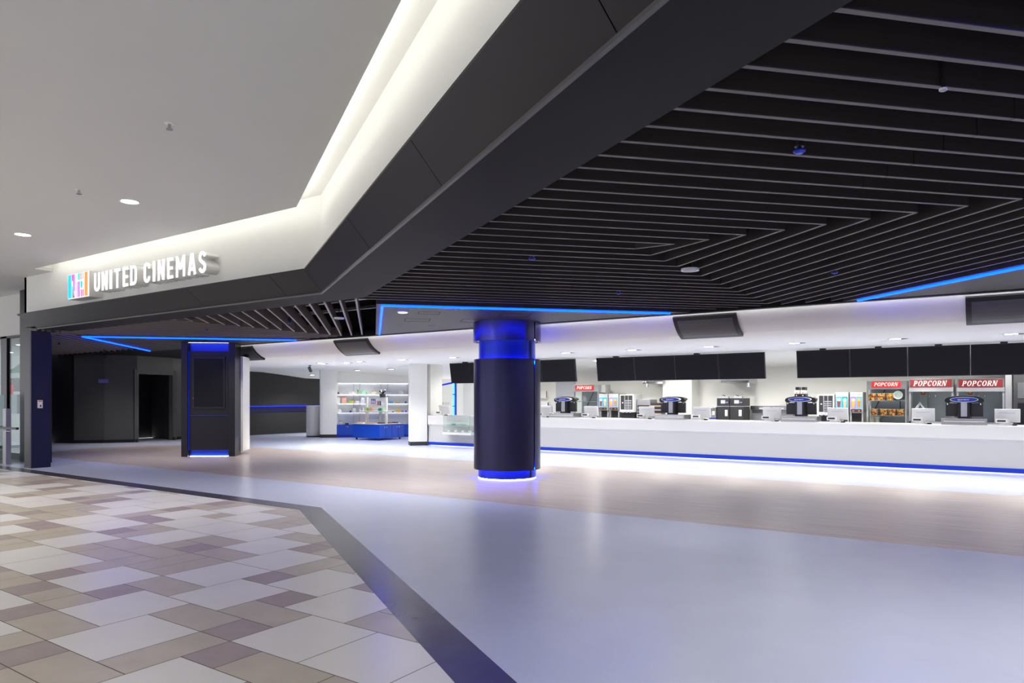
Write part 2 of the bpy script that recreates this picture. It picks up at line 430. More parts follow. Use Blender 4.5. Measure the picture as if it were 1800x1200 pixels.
for i in range(0, 16):
    p = Vector((-17.05-.345*i, 7.14)); p0x = p.x; ux = (p.y+p.x*.979-7.75+19.05*.4146)/.5644
    if ux < p.x and p.x < -18.3: p = Vector((ux, p.y+(p.x-ux)*.979))
    if p.y > 10.8: continue
    e = p+D2*((11.0-p.y)/D2.y)
    slat(slat_ll, p, e)
# rails in the void
for i, (p, q) in enumerate((((-13.5, 8.3), (-8.3, 8.3)), ((-13.5, 9.3), (-8.9, 9.3)), ((-14, 10.3), (-9.7, 10.3)))):
    tag(MB().box(p[0], q[0], p[1]-.03, p[1]+.03, 3.35, 3.41, 'dull_steel').build('ceiling_rail'), ['nearest', 'middle', 'farthest'][i]+' grey rail in the dark void above the fan slats', 'rail', 'rails above the fan slats')

# ---- triangular ceiling panels with blue light lines
def panel(cx, label, led_label, r=3.42, lx=0):
    a = Vector((cx, 7.8)); b = a+D1*((11.5-7.8)/D1.y); c = a+D2*((11.5-7.8)/D2.y)
    ao = a+Vector((0, -.12)); bo = b+Vector((.12, 0)); cc = c-Vector((.12, 0))
    o = thing('ceiling_panel', label, 'ceiling panel', (0, 0, SOF), group='triangular ceiling panels')
    MB().prism([tuple(ao), tuple(bo), tuple(cc)], -.02, .30, 'panel_brown').build('board', o)
    for (hx, hy, s) in ((-1.0, 1.9, .45), (-.2, 2.6, .5), (.9, 2.3, .5), (-.1, 1.2, .35)):
        h = MB()
        q = [Vector((cx+hx, 7.8+hy))+D1*s*u+D2*s*w for u, w in ((-.5, -.5), (.5, -.5), (.5, .5), (-.5, .5))]
        for i in range(4): h.bar(q[i], q[(i+1) % 4], .012, -.022, -.0195, 'void')
        h.build('access_hatch', o)
    l = MB()
    b2 = b-D1*.35; c2 = c-D2*.25
    l.tube([(*c2, -.03), (*(a+D2*.03), -.03), (*(a+D1*.03), -.03), (*b2, -.03)], .02, 'led_blue')
    lo = l.build('light_line', o); lo['label'] = led_label
panel(-7.77, 'dark triangular ceiling panel around the round column', 'blue light line bent around the panel over the round column')
panel(-17.4, 'dark triangular ceiling panel around the display column at left', 'blue light line bent above the display column at left')
panel(1.95, 'dark triangular ceiling panel at the right picture edge', 'blue light line at the right picture edge')
et = MB().box(-19.2, 6, 11.42, 11.56, SOF-.03, SOF+.1, 'dark_panel'); tag(MB().box(-18.8, 5.4, 11.562, 11.575, SOF-.005, SOF+.015, 'led_edge').build('cove_light'), 'slim strip light behind the dark edge trim over the white ceiling', 'strip light')
struct('trim_6', et, 'dark edge trim between foyer slats and white ceiling')
et = MB().box(-30, -19.2, 11.0, 11.3, SOF-.01, SOF+.1, 'dark_panel'); et.prism([(-30, 11.3), (-19.2, 11.3), (-18.95, 11.56), (-25.4, 15.6), (-30, 15.6)], SOF, SOF+.1, 'dark_panel'); struct('ceiling.003', et, 'dark ceiling before the dark wall at left')

# ---- white ceiling over the counter
prof = []
for i in range(0, 13):
    th = math.pi/2*i/12; prof.append((11.62+.42*(.5*i/12+.5*(1-math.cos(th))), 2.98-.38*(.5*i/12+.5*math.sin(th))))
prof += [(17.4, WCEIL), (18.2, 2.585), (19.2, 2.50), (20.4, 2.38), (24, 2.36)]
wc = MB(); b0 = 0; n = len(prof)
def xleft(y): return -18.95 if y <= 11.6 else max(-30, -18.95-(y-11.57)*1.62)
vs = []
for y, z in prof: vs += [(xleft(y), y, z), (7, y, z)]
wc.poly(vs, 'white_paint', [(2*i, 2*i+2, 2*i+3, 2*i+1) for i in range(n-1)])
wc.poly([(v[0], v[1], v[2]+.08) for v in vs], 'white_paint', [(2*i, 2*i+1, 2*i+3, 2*i+2) for i in range(n-1)])
struct('ceiling.004', wc, 'curved white ceiling over the sales counter', smooth=True)

# ---- walls
dw = MB()
wl = [(-29, 9.6), (-26.34, 10.85), (-25.38, 11.15), (-24.2, 12.64)]
def wallseg(mb, p, q, z0, z1, m, t=.15):
    p = Vector(p); q = Vector(q); d = (q-p).normalized(); n = Vector((-d.y, d.x))*t
    mb.prism([tuple(p), tuple(q), tuple(q+n), tuple(p+n)], z0, z1, m)
wallseg(dw, (-26.75, 10.75), (-25.42, 11.12), 0, 3.3, 'black_wall')
wallseg(dw, (-25.38, 11.13), (-24.75, 11.8), 0, 3.3, 'dark_wall'); wallseg(dw, (-24.75, 11.8), (-24.25, 12.64), 0, 3.3, 'dark_wall')
wallseg(dw, (-24.25, 12.64), (-24.5, 14.05), 2.34, 3.3, 'dark_wall')
wallseg(dw, (-24.5, 14.05), (-24.95, 14.9), 0, 3.3, 'dark_wall'); wallseg(dw, (-24.95, 14.9), (-25.1, 17.0), 0, 3.3, 'dark_wall')
wallseg(dw, (-24.27, 12.7), (-26.3, 12.35), 0, 2.5, 'dark_wall'); wallseg(dw, (-26.3, 12.2), (-26.8, 14.8), 0, 2.5, 'black_wall', .1); wallseg(dw, (-26.8, 14.6), (-24.5, 14.2), 0, 2.5, 'dark_wall', -.1)
dw.prism([(-24.3, 12.7), (-24.6, 14.0), (-26.9, 14.9), (-26.5, 12.3)], 2.40, 2.46, 'dark_wall')
wallseg(dw, (-25.44, 11.09), (-25.40, 11.10), 0, 2.9, 'void', .03)
struct('wall_left', dw, 'dark grey wall with doorway at left of foyer')
bs = MB(); wallseg(bs, (-25.4, 11.09), (-24.72, 11.76), 0, .1, 'void', .04); wallseg(bs, (-24.74, 11.76), (-24.2, 12.64), 0, .1, 'void', .04); wallseg(bs, (-24.45, 14.05), (-24.92, 14.9), 0, .1, 'void', .04); struct('baseboard_left', bs)
bw = MB(); bz = [onX(480, y, -25.0).z for y in (713, 725)]
bw.box(-25.15, -25.0, 17.0, 24, 0, bz[1], 'black_wall'); bw.box(-25.15, -25.0, 16.8, 24, bz[0], 2.9, 'black_wall'); bw.box(-25.3, -25.2, 16.8, 24, bz[1]-.1, bz[0]+.1, 'navy_paint')
struct('wall_left.001', bw, 'black wall with recessed blue band')
tag(MB().box(-25.14, -25.03, 17.0, 24, bz[0]-.03, bz[0]-.004, 'led_band').build('wall_light'), 'blue light line in the recess of the black wall', 'strip light')
bk = MB(); bk.box(-30, 7, 23.9, 24.05, 0, 3.3, 'white_paint'); struct('wall_back.001', bk)
kw = MB(); kw.box(-13.2, 7, 20.35, 20.5, 0, 2.6, 'white_paint')
kw.box(-13.35, -13.2, 18.3, 20.5, 0, 2.7, 'white_paint')
struct('wall_back', kw, 'white kitchen back wall')
struct('wall_left.002', MB().box(-15.4, -15.02, 17.25, onX(777, 700, -15.02).y, 0, 2.62, 'white_paint'), 'white wall behind the square pillar')
pl = MB(); x0 = onY(1165, 700, 19.7).x; x1 = onY(1216, 700, 19.7).x; pl.box(x0, x1, 19.7, 20.35, 0, 2.6, 'white_paint'); struct('wall_back.002', pl, 'white pier in the kitchen')
rw = MB().box(5.5, 5.7, -9, 24, 0, 4.1, 'dark_wall'); struct('wall_right_added', rw)  # unseen wall added to hold back world light from the right
struct('wall_back.007', MB().box(-10, 5.7, -9.2, -9, 0, 4.1, 'ceiling_paint'), 'unseen mall wall added behind the viewer to block light')  # added out of view to keep world light from coming in behind

# ---- white pillars at the shop
def pillar(loc, w, d, rz, h, label, hb=.12):
    o = thing('pillar', label, 'pillar', (*loc, 0), rz, 'white pillars')
    MB().box(0, w, 0, d, hb, h, 'white_paint').build('shaft', o, .004)
    MB().box(-.005, w+.005, -.005, d, 0, hb, 'charcoal').build('base', o)
pillar((-15.33, 16.63), .54, .5, math.radians(49), 2.62, 'white square pillar with black base at the left end of the counter')
o = thing('pillar', 'white rounded pillar with black base left of the shop shelves', 'pillar', (-21.30, 18.02, 0), math.radians(40), 'white pillars')
MB().prism([(0, .12), (.05, .02), (.14, 0), (.66, 0), (.66, .8), (0, .8)], .12, 2.62, 'white_paint').build('shaft', o); MB().prism([(0, .12), (.05, .02), (.14, 0), (.665, -.004), (.665, .8), (0, .8)], 0, .12, 'charcoal').build('base', o)
o = thing('counter_end', 'short white rounded counter end beside the black wall', 'counter', (-22.02, 18.36, 0))
MB().cyl((0, 0), .28, .05, 1.22, 'white_counter', 32).build('body', o, smooth=True); MB().cyl((0, 0), .27, 0, .05, 'charcoal', 32).build('plinth', o)

# ---- shop: back shelving at 45 degrees
CDG = 39.25
pA = onD(591, 768, CDG); pB = onD(740, 768, CDG)
ex = Vector((1, 1, 0)).normalized()
shelf_rz = math.pi/4
SL = (pB-pA).length
sh = thing('shelving', 'white backlit wall shelving with blue base cabinets in the shop', 'shelving', (pA.x, pA.y, 0), shelf_rz)
def sx(px): return (onD(px, 700, CDG)-Vector((pA.x, pA.y, onD(px, 700, CDG).z))).dot(ex)
def sz(px, py): return onD(px, py, CDG).z
ztop = sz(650, 673); zsh = [sz(650, y) for y in (692.6, 708.6, 724.6)]; zb = sz(650, 746)
MB().box(0, SL, .40, .44, 0, ztop, 'pale').build('back_panel', sh)
for z in zsh: MB().box(0, SL, .08, .40, z-.02, z, 'white_paint').build('shelf', sh)
for px in (621, 632, 669.5, 681.5, 718):
    MB().box(sx(px)-.012, sx(px)+.012, .30, .40, zb, ztop, 'silver').build('upright', sh)
MB().box(0, SL, 0, .42, .1, zb, 'blue_laminate').build('base_cabinet', sh); MB().box(0, SL, .05, .42, 0, .1, 'blue_film').build('plinth', sh)
for px in (609.5, 612, 719): MB().box(sx(px)-.012, sx(px)+.012, -.015, 0, zb-.09, zb-.06, 'chrome').build('knob', sh)
MB().box(0, SL, .36, .40, ztop-.015, ztop, 'led_shelf').build('light_strip', sh)
for z in zsh: MB().box(0, SL, .37, .40, z-.026, z-.02, 'led_shelf').build('light_strip', sh)
bh = MB(); a = pA-ex*.3; q = pA+ex*(SL+.6); nn = Vector((-1, 1, 0)).normalized()
bh.prism([tuple((a+nn*.3).xy), tuple((q+nn*.3).xy), tuple((q+nn*.9).xy), tuple((a+nn*.9).xy)], ztop, 2.65, 'white_paint')
bh.prism([tuple((a+nn*.44).xy), tuple((q+nn*.44).xy), tuple((q+nn*.9).xy), tuple((a+nn*.9).xy)], 0, 2.65, 'white_paint')
struct('wall_back.003', bh, 'white bulkhead wall over the shop shelves')
# products on the shelves: (x0,x1,top) in the 10x crop coordinates, shelf index, shape, colour, label
prods = [
 (0, 20, 60, 282, 'dome', 'brown', 'small brown ornament at the left end of the top shelf'), (0, 120, 230, 292, 'flat', 'silver', 'flat grey packets left of the plant figure on the top shelf'),
 (0, 290, 330, 275, 'box', 'pale', 'small clear packet next to the green plant figure'), (0, 365, 410, 240, 'plant', 'lime', 'lime green plant figure on the top shelf'),
 (0, 440, 550, 256, 'dome', 'mint', 'green domed cushion on the top shelf'), (0, 620, 750, 282, 'dome', 'cream', 'flat cream cushion on the top shelf'),
 (0, 835, 1015, 288, 'flat', 'lilac', 'long lilac pillow on the top shelf'), (0, 1090, 1200, 262, 'dome', 'pale', 'white domed cushion on the top shelf'), (0, 1295, 1330, 245, 'box', 'lilac', 'lilac box beside the square pillar on the top shelf'),
 (1, 22, 72, 365, 'bag', 'pale', 'tall white bag at the left end of the second shelf'), (1, 105, 185, 365, 'bag', 'salmon', 'bag of mixed colours on the second shelf'),
 (1, 225, 260, 440, 'box', 'lime', 'left lime yellow carton on the second shelf'), (1, 270, 305, 440, 'box', 'yellow', 'right pale yellow carton on the second shelf'), (1, 345, 410, 445, 'box', 'pale', 'low white box on the second shelf'),
 (1, 440, 510, 365, 'bag', 'lilac', 'tall clear blue bag on the second shelf'), (1, 550, 615, 435, 'box', 'cream', 'cream box behind the display rack'), (1, 685, 750, 435, 'box', 'sky', 'pale blue box behind the display rack'),
 (1, 920, 1010, 460, 'flat', 'sky', 'flat blue packet on the second shelf right of the rack'), (1, 1050, 1125, 458, 'flat', 'tan', 'flat tan packet on the second shelf'), (1, 1220, 1250, 455, 'box', 'royal', 'small blue box at right of the second shelf'),
 (2, 25, 100, 585, 'dome', 'pale', 'pale bowl shape at the left end of the third shelf'), (2, 240, 270, 618, 'flat', 'charcoal', 'small dark packet on the third shelf'), (2, 290, 352, 572, 'bag', 'silver', 'silver blue pouch on the third shelf'),
 (2, 408, 442, 545, 'bag', 'lilac', 'narrow white and blue pouch on the third shelf'), (2, 470, 497, 565, 'bag', 'cream', 'cream pouch beside the rack post'), (2, 995, 1025, 620, 'flat', 'charcoal', 'dark flat packet right of the rack on the third shelf'),
 (2, 1075, 1135, 590, 'box', 'yellow', 'yellow carton on the third shelf right of the rack'), (2, 1160, 1200, 610, 'flat', 'violet', 'flat violet packet on the third shelf'), (2, 1228, 1252, 610, 'box', 'royal', 'tiny blue box at right of the third shelf'),
 (3, 30, 120, 822, 'box', 'silver', 'grey box on the left base cabinet'), (3, 160, 225, 838, 'flat', 'charcoal', 'black flat case on the left base cabinet'), (3, 340, 390, 840, 'flat', 'teal', 'flat teal packet on the left base cabinet'),
 (3, 402, 498, 810, 'box', 'orange', 'orange carton on the base cabinet left of the rack'), (3, 1050, 1080, 832, 'box', 'pale', 'white box on the right base cabinet'), (3, 1130, 1195, 820, 'plant', 'charcoal', 'black and white figure on the right base cabinet'), (3, 1220, 1250, 832, 'box', 'cream', 'cream box on the right base cabinet')]
def product(shape, w, h, d, m, name, label, loc, rz, group):
    mb = MB()
    if shape == 'box': mb.box(-w/2, w/2, -d/2, d/2, 0, h, m)
    elif shape == 'flat': mb.box(-w/2, w/2, -d/2, d/2, 0, h, m)
    elif shape == 'dome': mb.lathe([(w/2*math.cos(t), h*math.sin(t)) for t in [math.pi/2*i/7 for i in range(8)]]+[(.001, h)], m, 20)
    elif shape == 'bag': mb.prismx([(-d/2, 0), (d/2, 0), (d*.35, h*.6), (.02, h), (-.02, h), (-d*.35, h*.6)], -w/2, w/2, m)
    elif shape == 'plant':
        mb.cyl((0, 0), w*.3, 0, h*.45, m, 12, w*.36)
        for k in range(7):
            a = k*.9; mb.tube([(0, 0, h*.4), (math.cos(a)*w*.25, math.sin(a)*d*.25, h*.75), (math.cos(a)*w*.42, math.sin(a)*d*.3, h*(.8+.2*(k % 2)))], w*.08, 'green' if m == 'lime' else ('pale' if k % 2 else m), 6)
    o = mb.build(name, bevel=.006 if shape in ('box', 'flat', 'bag') else 0, smooth=shape in ('dome',)); o.location = loc; o.rotation_euler = (0, 0, rz)
    return tag(o, label, {'dome': 'cushion', 'plant': 'figure', 'bag': 'bag', 'flat': 'packet', 'box': 'box'}[shape], group)
for k, a, b, top, shp, m, lab in prods:
    pxa, pxb = 590+a/10, 590+b/10; pyt = 660+top/10
    z0 = zsh[k] if k < 3 else zb
    p = onD((pxa+pxb)/2, 700, CDG); w = (onD(pxb, 700, CDG)-onD(pxa, 700, CDG)).length; h = max(.03, sz((pxa+pxb)/2, pyt)-z0)
    base = Vector((p.x, p.y, 0))+nn*.22
    product(shp, w, h, min(.24, max(.08, w)) if shp != 'dome' else .2, m, {'dome': 'cushion', 'plant': 'figure', 'bag': 'bag', 'flat': 'packet', 'box': 'carton'}[shp], lab, (base.x, base.y, z0), shelf_rz, 'goods on the shop shelves')
# ---- shop island
isl = thing('display_island', 'blue display island on castors in front of the shop shelves', 'display', (-19.38, 17.95, 0))
iw, idp, ih = 1.33, 1.27, .57
MB().box(0, iw, 0, idp, .07, ih, 'blue_laminate').build('body', isl, .004)
MB().box(-.01, iw+.01, -.01, idp+.01, ih, ih+.02, 'cream').build('top', isl)
for k in range(4):
    y0 = .01+k*idp/4; d = MB().box(iw, iw+.014, y0+.004, y0+idp/4-.008, .09, ih-.01, 'blue_laminate').build('door', isl)
    MB().box(iw+.014, iw+.026, y0+(.25 if k % 2 == 0 else .04), y0+(.265 if k % 2 == 0 else .055), ih-.13, ih-.08, 'chrome').build('handle', d)
for x in (.1, iw-.1):
    for y in (.1, idp-.1): MB().cyl((x, y), .035, 0, .07, 'charcoal', 12).build('castor', isl)
rk = thing('display_rack', 'white display rack with shelf and hanging packets on the blue island', 'rack', (-19.38+.62, 17.95+.62, ih+.02))
zt = .95
for a in ((-.5, -.02), (.45, .02)): MB().box(a[0]-.04, a[0]+.04, a[1]-.04, a[1]+.04, 0, zt, 'white_paint').build('post', rk)
MB().box(-.46, .41, -.01, .01, zt-.42, zt-.03, 'white_paint').build('back_panel', rk)
MB().box(-.62, .57, -.3, .3, .44, .46, 'white_paint').build('shelf', rk)
gr = MB()
for k in range(8): gr.box(-.46, .41, -.004, .004, .06+k*.045, .066+k*.045, 'silver')
gr.build('wire_grid', rk)
MB().box(.15, .28, -.06, -.02, 0, .44, 'silver').build('bracket', rk)
for k, (x, m, w, h, lab) in enumerate(((-.28, 'lime', .12, .11, 'lime green carton on the rack shelf'), (-.10, 'salmon', .13, .12, 'red and white carton on the rack shelf'), (.30, 'teal', .05, .09, 'teal jar on the rack shelf'), (.38, 'green', .06, .1, 'green jar on the rack shelf'), (.47, 'mint', .09, .09, 'mint carton at the right of the rack shelf'))):
    product('box', w, h, .1, m, 'carton', lab, (-19.38+.62+x, 17.95+.62-.18, ih+.02+.46), 0, 'goods on the rack shelf')
pc = MB().box(-.12, .12, -.012, 0, -.09, .09, 'violet'); pc.box(-.09, -.02, -.016, -.012, -.06, .03, 'pale'); pc.box(.02, .09, -.016, -.012, -.06, .02, 'pale'); pc.box(-.12, .12, -.014, -.012, .06, .085, 'green')
o = pc.build('poster'); o.location = (-19.38+.62-.18, 17.95+.62-.012, ih+.02+.80); tag(o, 'purple picture card with white items hung on the rack', 'poster')
for k, m in enumerate(('salmon', 'cola', 'lilac', 'brown', 'sky', 'pale')):
    o = MB().box(-.017, .017, -.03, 0, -.1, .05, m).build('packet'); o.location = (-19.38+.62+.06+k*.042, 17.95+.62-.012, ih+.02+.76); tag(o, ORD[k]+' hanging '+m+' packet from the left on the display rack', 'packet', 'hanging packets on the rack')
for k, (x, y, w, m) in enumerate(((.25, .2, .3, 'pale'), (.75, .15, .35, 'tan'), (1.1, .35, .22, 'charcoal'), (1.1, .75, .22, 'brown'), (1.1, 1.05, .2, 'charcoal'))):
    product('flat', w, .04, .18, m, 'tray', ['pale tray at the left of the island top', 'tan tray at the front of the island top', 'dark tray at the front right of the island top', 'brown tray mid right of the island top', 'dark tray at the rear right of the island top'][k], (-19.38+x, 17.95+y, ih+.02), 0, 'trays on the island top')
product('plant', .34, .28, .2, 'charcoal', 'figure', 'black and white plush figure on top of the rack', (-19.38+.62+.28, 17.95+.62, ih+.02+zt-.0), 0, 'goods on the rack shelf')

# ---- round column
rc = thing('round_column', 'round dark metal column with blue lit bands in the foyer', 'column', (-7.68, 11.03, 0))
R1, R2 = .635, .55
seam = math.radians(-90+34.45+53)
def arc(r0, r1, z0, z1, m, name, gap=.03):
    a0 = seam+gap; a1 = seam+2*math.pi-gap
    return MB().lathe([(r1, z0), (r0, z0), (r0, z1), (r1, z1)], m, 96, a0=a0, a1=a1).build(name, rc, smooth=True)
arc(R1, R1-.05, .17, 2.235, 'column_metal', 'casing')
arc(R1+.01, R1-.04, 2.57, 2.955, 'collar_metal', 'collar')
sb = MB(); sb.lathe([(R2+.032, .17), (R2+.06, .17), (R2+.06, 2.235), (R2+.032, 2.235)], 'void', 6, a0=seam-.06, a1=seam+.06); sb.lathe([(R2+.032, 2.57), (R2+.06, 2.57), (R2+.06, 2.95), (R2+.032, 2.95)], 'void', 6, a0=seam-.06, a1=seam+.06); sb.lathe([(R2+.0, .014), (R2+.006, .014), (R2+.006, 2.9), (R2+.0, 2.9)], 'void', 4, a0=seam-.03, a1=seam+.03); sb.build('seam_strip', rc)
MB().cyl((0, 0), R2-.01, .03, 2.95, 'blue_metal', 64).build('core', rc, smooth=True)
MB().cyl((0, 0), R2, .014, .165, 'blue_film', 64).build('plinth', rc, smooth=True)
MB().lathe([(R2-.03, .0), (R2-.005, .0), (R2-.005, .012), (R2-.03, .012)], 'led_floor', 64).build('floor_light_ring', rc)
MB().lathe([(R2+.005, .175), (R2+.03, .175), (R2+.03, .2), (R2+.005, .2)], 'led_column', 64, a0=seam+.13, a1=seam+2*math.pi-.13).build('light_ring', rc)
MB().lathe([(R2+.01, 2.15), (R2+.03, 2.15), (R2+.03, 2.2), (R2+.01, 2.2)], 'led_column', 64, a0=seam+.13, a1=seam+2*math.pi-.13).build('light_ring', rc)
MB().lathe([(R2+.005, 2.60), (R2+.03, 2.60), (R2+.03, 2.61), (R2+.005, 2.61)], 'sign_white', 64).build('light_ring', rc)

# ---- kiosk column with display
kc = thing('display_column', 'square dark column with portrait screen and blue lit edges', 'column', (-16.76, 10.58, 0), math.radians(40.9))
w2 = .665
for s in (-1, 1):
    MB().box(s*w2-(.16 if s > 0 else 0), s*w2+(.16 if s < 0 else 0), -.06, .5, 0, 2.94, 'dark_metal').build('corner_post', kc, .006)
MB().box(-.49, .49, .02, .45, .17, 2.72, 'dark_metal').build('front_panel', kc)
MB().box(-.49, .49, .0, .02, 1.055, 1.065, 'blue_film').build('trim_line', kc)
for s in (-1, 1): MB().box(s*.498-.006, s*.498+.006, .0, .03, .17, 2.72, 'led_blue_soft').build('edge_light', kc)
MB().box(-.49, .49, .08, .45, .03, .17, 'blue_film').build('plinth', kc); MB().box(-.49, .49, .08, .45, 2.72, 2.93, 'blue_metal').build('top_recess', kc)
MB().box(-.48, .48, .05, .07, .18, .2, 'led_blue').build('light_strip', kc); MB().box(-.48, .48, .03, .06, 2.66, 2.715, 'led_blue').build('light_strip', kc)
MB().box(-.48, .48, .05, .075, .0, .01, 'led_floor').build('floor_light', kc)
MB().box(-.6, .6, .0, .06, 2.94, 2.955, 'led_white').build('top_light', kc)
MB().box(-.40, .40, -.012, .02, 1.24, 2.58, 'black_plastic').build('bezel', kc, .003); MB().box(-.365, .365, -.016, -.012, 1.28, 2.53, 'black_screen').build('screen', kc)
MB().box(-.388, -.380, -.016, -.012, 1.50, 1.515, 'red_led').build('power_light', kc)
MB().box(-.60, .72, .5, 1.2, .1, 2.62, 'white_paint').build('rear_casing', kc)

# ---- left post and neighbour shop front
pp = thing('door_post', 'tall dark post at the left end of the cinema entrance', 'post', (-17.11, 6.62, 0), 0)
MB().box(0, .07, 0, .38, 0, SOF-.012, 'navy_paint').build('face_plate', pp, .003); MB().box(-.33, -.012, .02, .36, 0, SOF, 'dark_metal').build('core', pp, .003)
nb = thing('notice', 'small white notice on the dark post', 'notice', (0, 0, 0)); 
na = onX(66, 703, -17.035); nb_ = onX(75, 717, -17.035)
nb.location = (-17.038, (na.y+nb_.y)/2, (na.z+nb_.z)/2); hw = abs(na.y-nb_.y)/2; hz = abs(na.z-nb_.z)/2
MB().box(0, .004, -hw, hw, -hz, hz, 'white_plastic').build('plate', nb); MB().box(.004, .005, -hw*.7, hw*.7, hz*.6, hz*.85, 'orange').build('text_bar', nb); MB().cyl((0, 0), .001, 0, .001, 'charcoal').build('dot', nb)
MB().box(.004, .005, -hw*.1, hw*.5, -hz*.7, -hz*.2, 'charcoal').build('symbol', nb)
pil = MB().box(-19.15, -18.2, 7.2, 7.5, 0, 4.07, 'dark_metal'); struct('trim_7', pil, 'dark pilaster left of the entrance')
nf = MB(); z0 = onY(20, 590, 7.4).z; z1 = onY(20, 505, 7.4).z; nf.box(-32, -18.4, 7.4, 7.55, z0, z1, 'ceiling_paint'); nf.box(-32, -18.4, 7.42, 7.6, z1+.012, 4.07, 'ceiling_paint'); nf.box(-32, -18.4, 7.5, 7.6, z1, z1+.012, 'charcoal'); struct('wall_front.002', nf, 'white fascia of the neighbouring shop')
nr = MB().box(-32, -18.4, 7.38, 7.5, z0-.05, z0, 'charcoal'); nr.box(-32, -18.8, 7.38, 7.46, .0, .14, 'charcoal'); nr.box(-20.75, -20.4, 7.38, 7.46, 0, z0, 'dark_metal'); struct('window_1', nr, 'dark frame of the neighbouring shop window')
g = MB().box(-31, -18.8, 7.41, 7.43, .14, z0-.05, 'shop_glass').build('window_1_glass'); g['kind'] = 'structure'
sr = MB(); wallseg(sr, (-19.05, 7.55), (-26.6, 10.68), 0, 3.3, 'dark_wall', .08)
sr.box(-33, -26.6, 10.6, 10.7, 0, 3.1, 'ceiling_paint'); sr.prism([(-33, 7.55), (-19.1, 7.55), (-26.6, 10.62), (-33, 10.62)], 3.0, 3.05, 'ceiling_paint'); sr.prism([(-33, 7.5), (-19.1, 7.5), (-26.6, 10.62), (-33, 10.62)], -.05, 0.001, 'vinyl'); sr.box(-33.1, -33, 7.5, 10.7, 0, 3.1, 'ceiling_paint')
# balustrade
bl = thing('glass_barrier', 'glass barrier with steel post and handrail at the left picture edge', 'barrier', (0, 0, 0))
q0 = onY(-25, 820, 6.75); q1 = onY(12, 820, 6.75); q2 = onY(36, 820, 6.75); zt_ = onY(10, 694, 6.75).z; zh = onY(20, 752, 6.75).z
MB().box(q0.x-1, q1.x-.1, 6.74, 6.755, .1, zt_, 'green_glass').build('glass_panel', bl); MB().box(q1.x-.09, q1.x+.09, 6.70, 6.80, 0, onY(10, 718, 6.75).z, 'dull_steel').build('post', bl)
MB().box(q0.x-1, q2.x, 6.66, 6.72, zh-.025, zh+.025, 'black_plastic').build('handrail', bl); MB().tube([(q1.x+.1, 6.66, zh-.02), (q1.x+.1, 6.66, zh-.07), (q1.x+.45, 6.66, zh-.07), (q1.x+.45, 6.66, zh-.02)], .012, 'steel', 8).build('latch', bl)
MB().box(q0.x-1, q1.x-.1, 6.72, 6.78, 0, .1, 'charcoal').build('base_rail', bl)
# goods in the neighbouring shop
yq = 10.2
def nbox(px0, px1, py0, py1, y, d, m, name, label, cat):
    a = onY(px0, py1, y); b = onY(px1, py0, y)
    return tag(MB().box(a.x, b.x, y, y+d, max(0, a.z), b.z, m).build(name), label, cat)
# neighbour shop seen through the glass
struct('wall_back.004', sr, 'pale interior of the neighbouring shop')
aw = thing('canopy', 'green canopy in the neighbouring shop behind the glass', 'canopy'); c = onY(36, 640, 8.9); cl_ = onY(3, 655, 8.9)
MB().prismy([(cl_.x, cl_.z), (c.x+.05, cl_.z), (c.x+.05, c.z), (c.x-.15, c.z), (c.x-.45, c.z-.1)], 8.9, 9.2, 'awning').build('roof', aw); MB().box(c.x-.1, c.x-.06, 9.0, 9.04, 0, cl_.z, 'steel').build('pole', aw); MB().box(c.x-.22, c.x-.02, 9.0, 9.1, c.z, c.z+.12, 'violet').build('ornament', aw)
nbox(17, 33, 664, 688, 8.7, .1, 'charcoal', 'menu_board', 'dark board on a stand in the neighbouring shop', 'board')
nbox(5, 18, 676, 693, 8.5, .08, 'red', 'poster_stand', 'red poster at the left picture edge in the neighbouring shop', 'poster')
nbox(3, 15, 666, 672, 8.65, .1, 'orange', 'sign_board', 'small orange sign above the red poster', 'sign')
nbox(-10, 30, 693, 726, 7.75, .3, 'silver', 'shop_counter', 'grey glass counter in the neighbouring shop', 'counter')
for i, (px, py) in enumerate(((36, 606), (16.5, 619))):
    p = atz(px, py, 2.995); o = thing('downlight', ['right', 'left'][i]+' downlight inside the neighbouring shop at far left', 'downlight', tuple(p), group='neighbour shop downlights')
    MB().cyl((0, 0), .1, -.005, .003, 'lamp_face').build('lens', o); MB().lathe([(.1, -.008), (.12, -.008), (.12, .004)], 'white_plastic', 24).build('ring', o)
    lampobj('SPOT', o, (0, 0, -.02), 110, (1, .95, .85), .1, 160)

# ---- sign: logo box and letters
YS = 6.26; YB = 6.497
sg = thing('logo_sign', 'square lit logo box of coloured bars beside the cinema name', 'sign', (0, 0, 0))
lx0, lx1 = onY(119.7, 500, YS).x, onY(156.7, 500, YS).x; lz0, lz1 = onY(138, 523.6, YS).z, onY(138, 479.4, YS).z
MB().box(lx0, lx1, YS, YB, lz0, lz1, 'white_plastic').build('box', sg)
LW, LH = lx1-lx0, lz1-lz0
emi('face_white', (.97, .95, 1), 1.3); MB().box(lx0+.01, lx1-.01, YS-.008, YS, lz0+.01, lz1-.01, 'face_white').build('face', sg)
def lc(name, c): emi(name, c, .75); return name
C = {k: lc('logo_'+k, v) for k, v in dict(cyan=(0, .62, .95), teal=(0, .72, .62), turq=(.1, .8, .75), red=(.8, .02, .08), crim=(.7, .01, .12), purple=(.5, .2, .95), lav=(.75, .45, .95), orange=(1, .33, .08), peach=(1, .55, .3), coral=(.9, .15, .12), pink=(.95, .2, .6), mag=(.85, .1, .45)).items()}
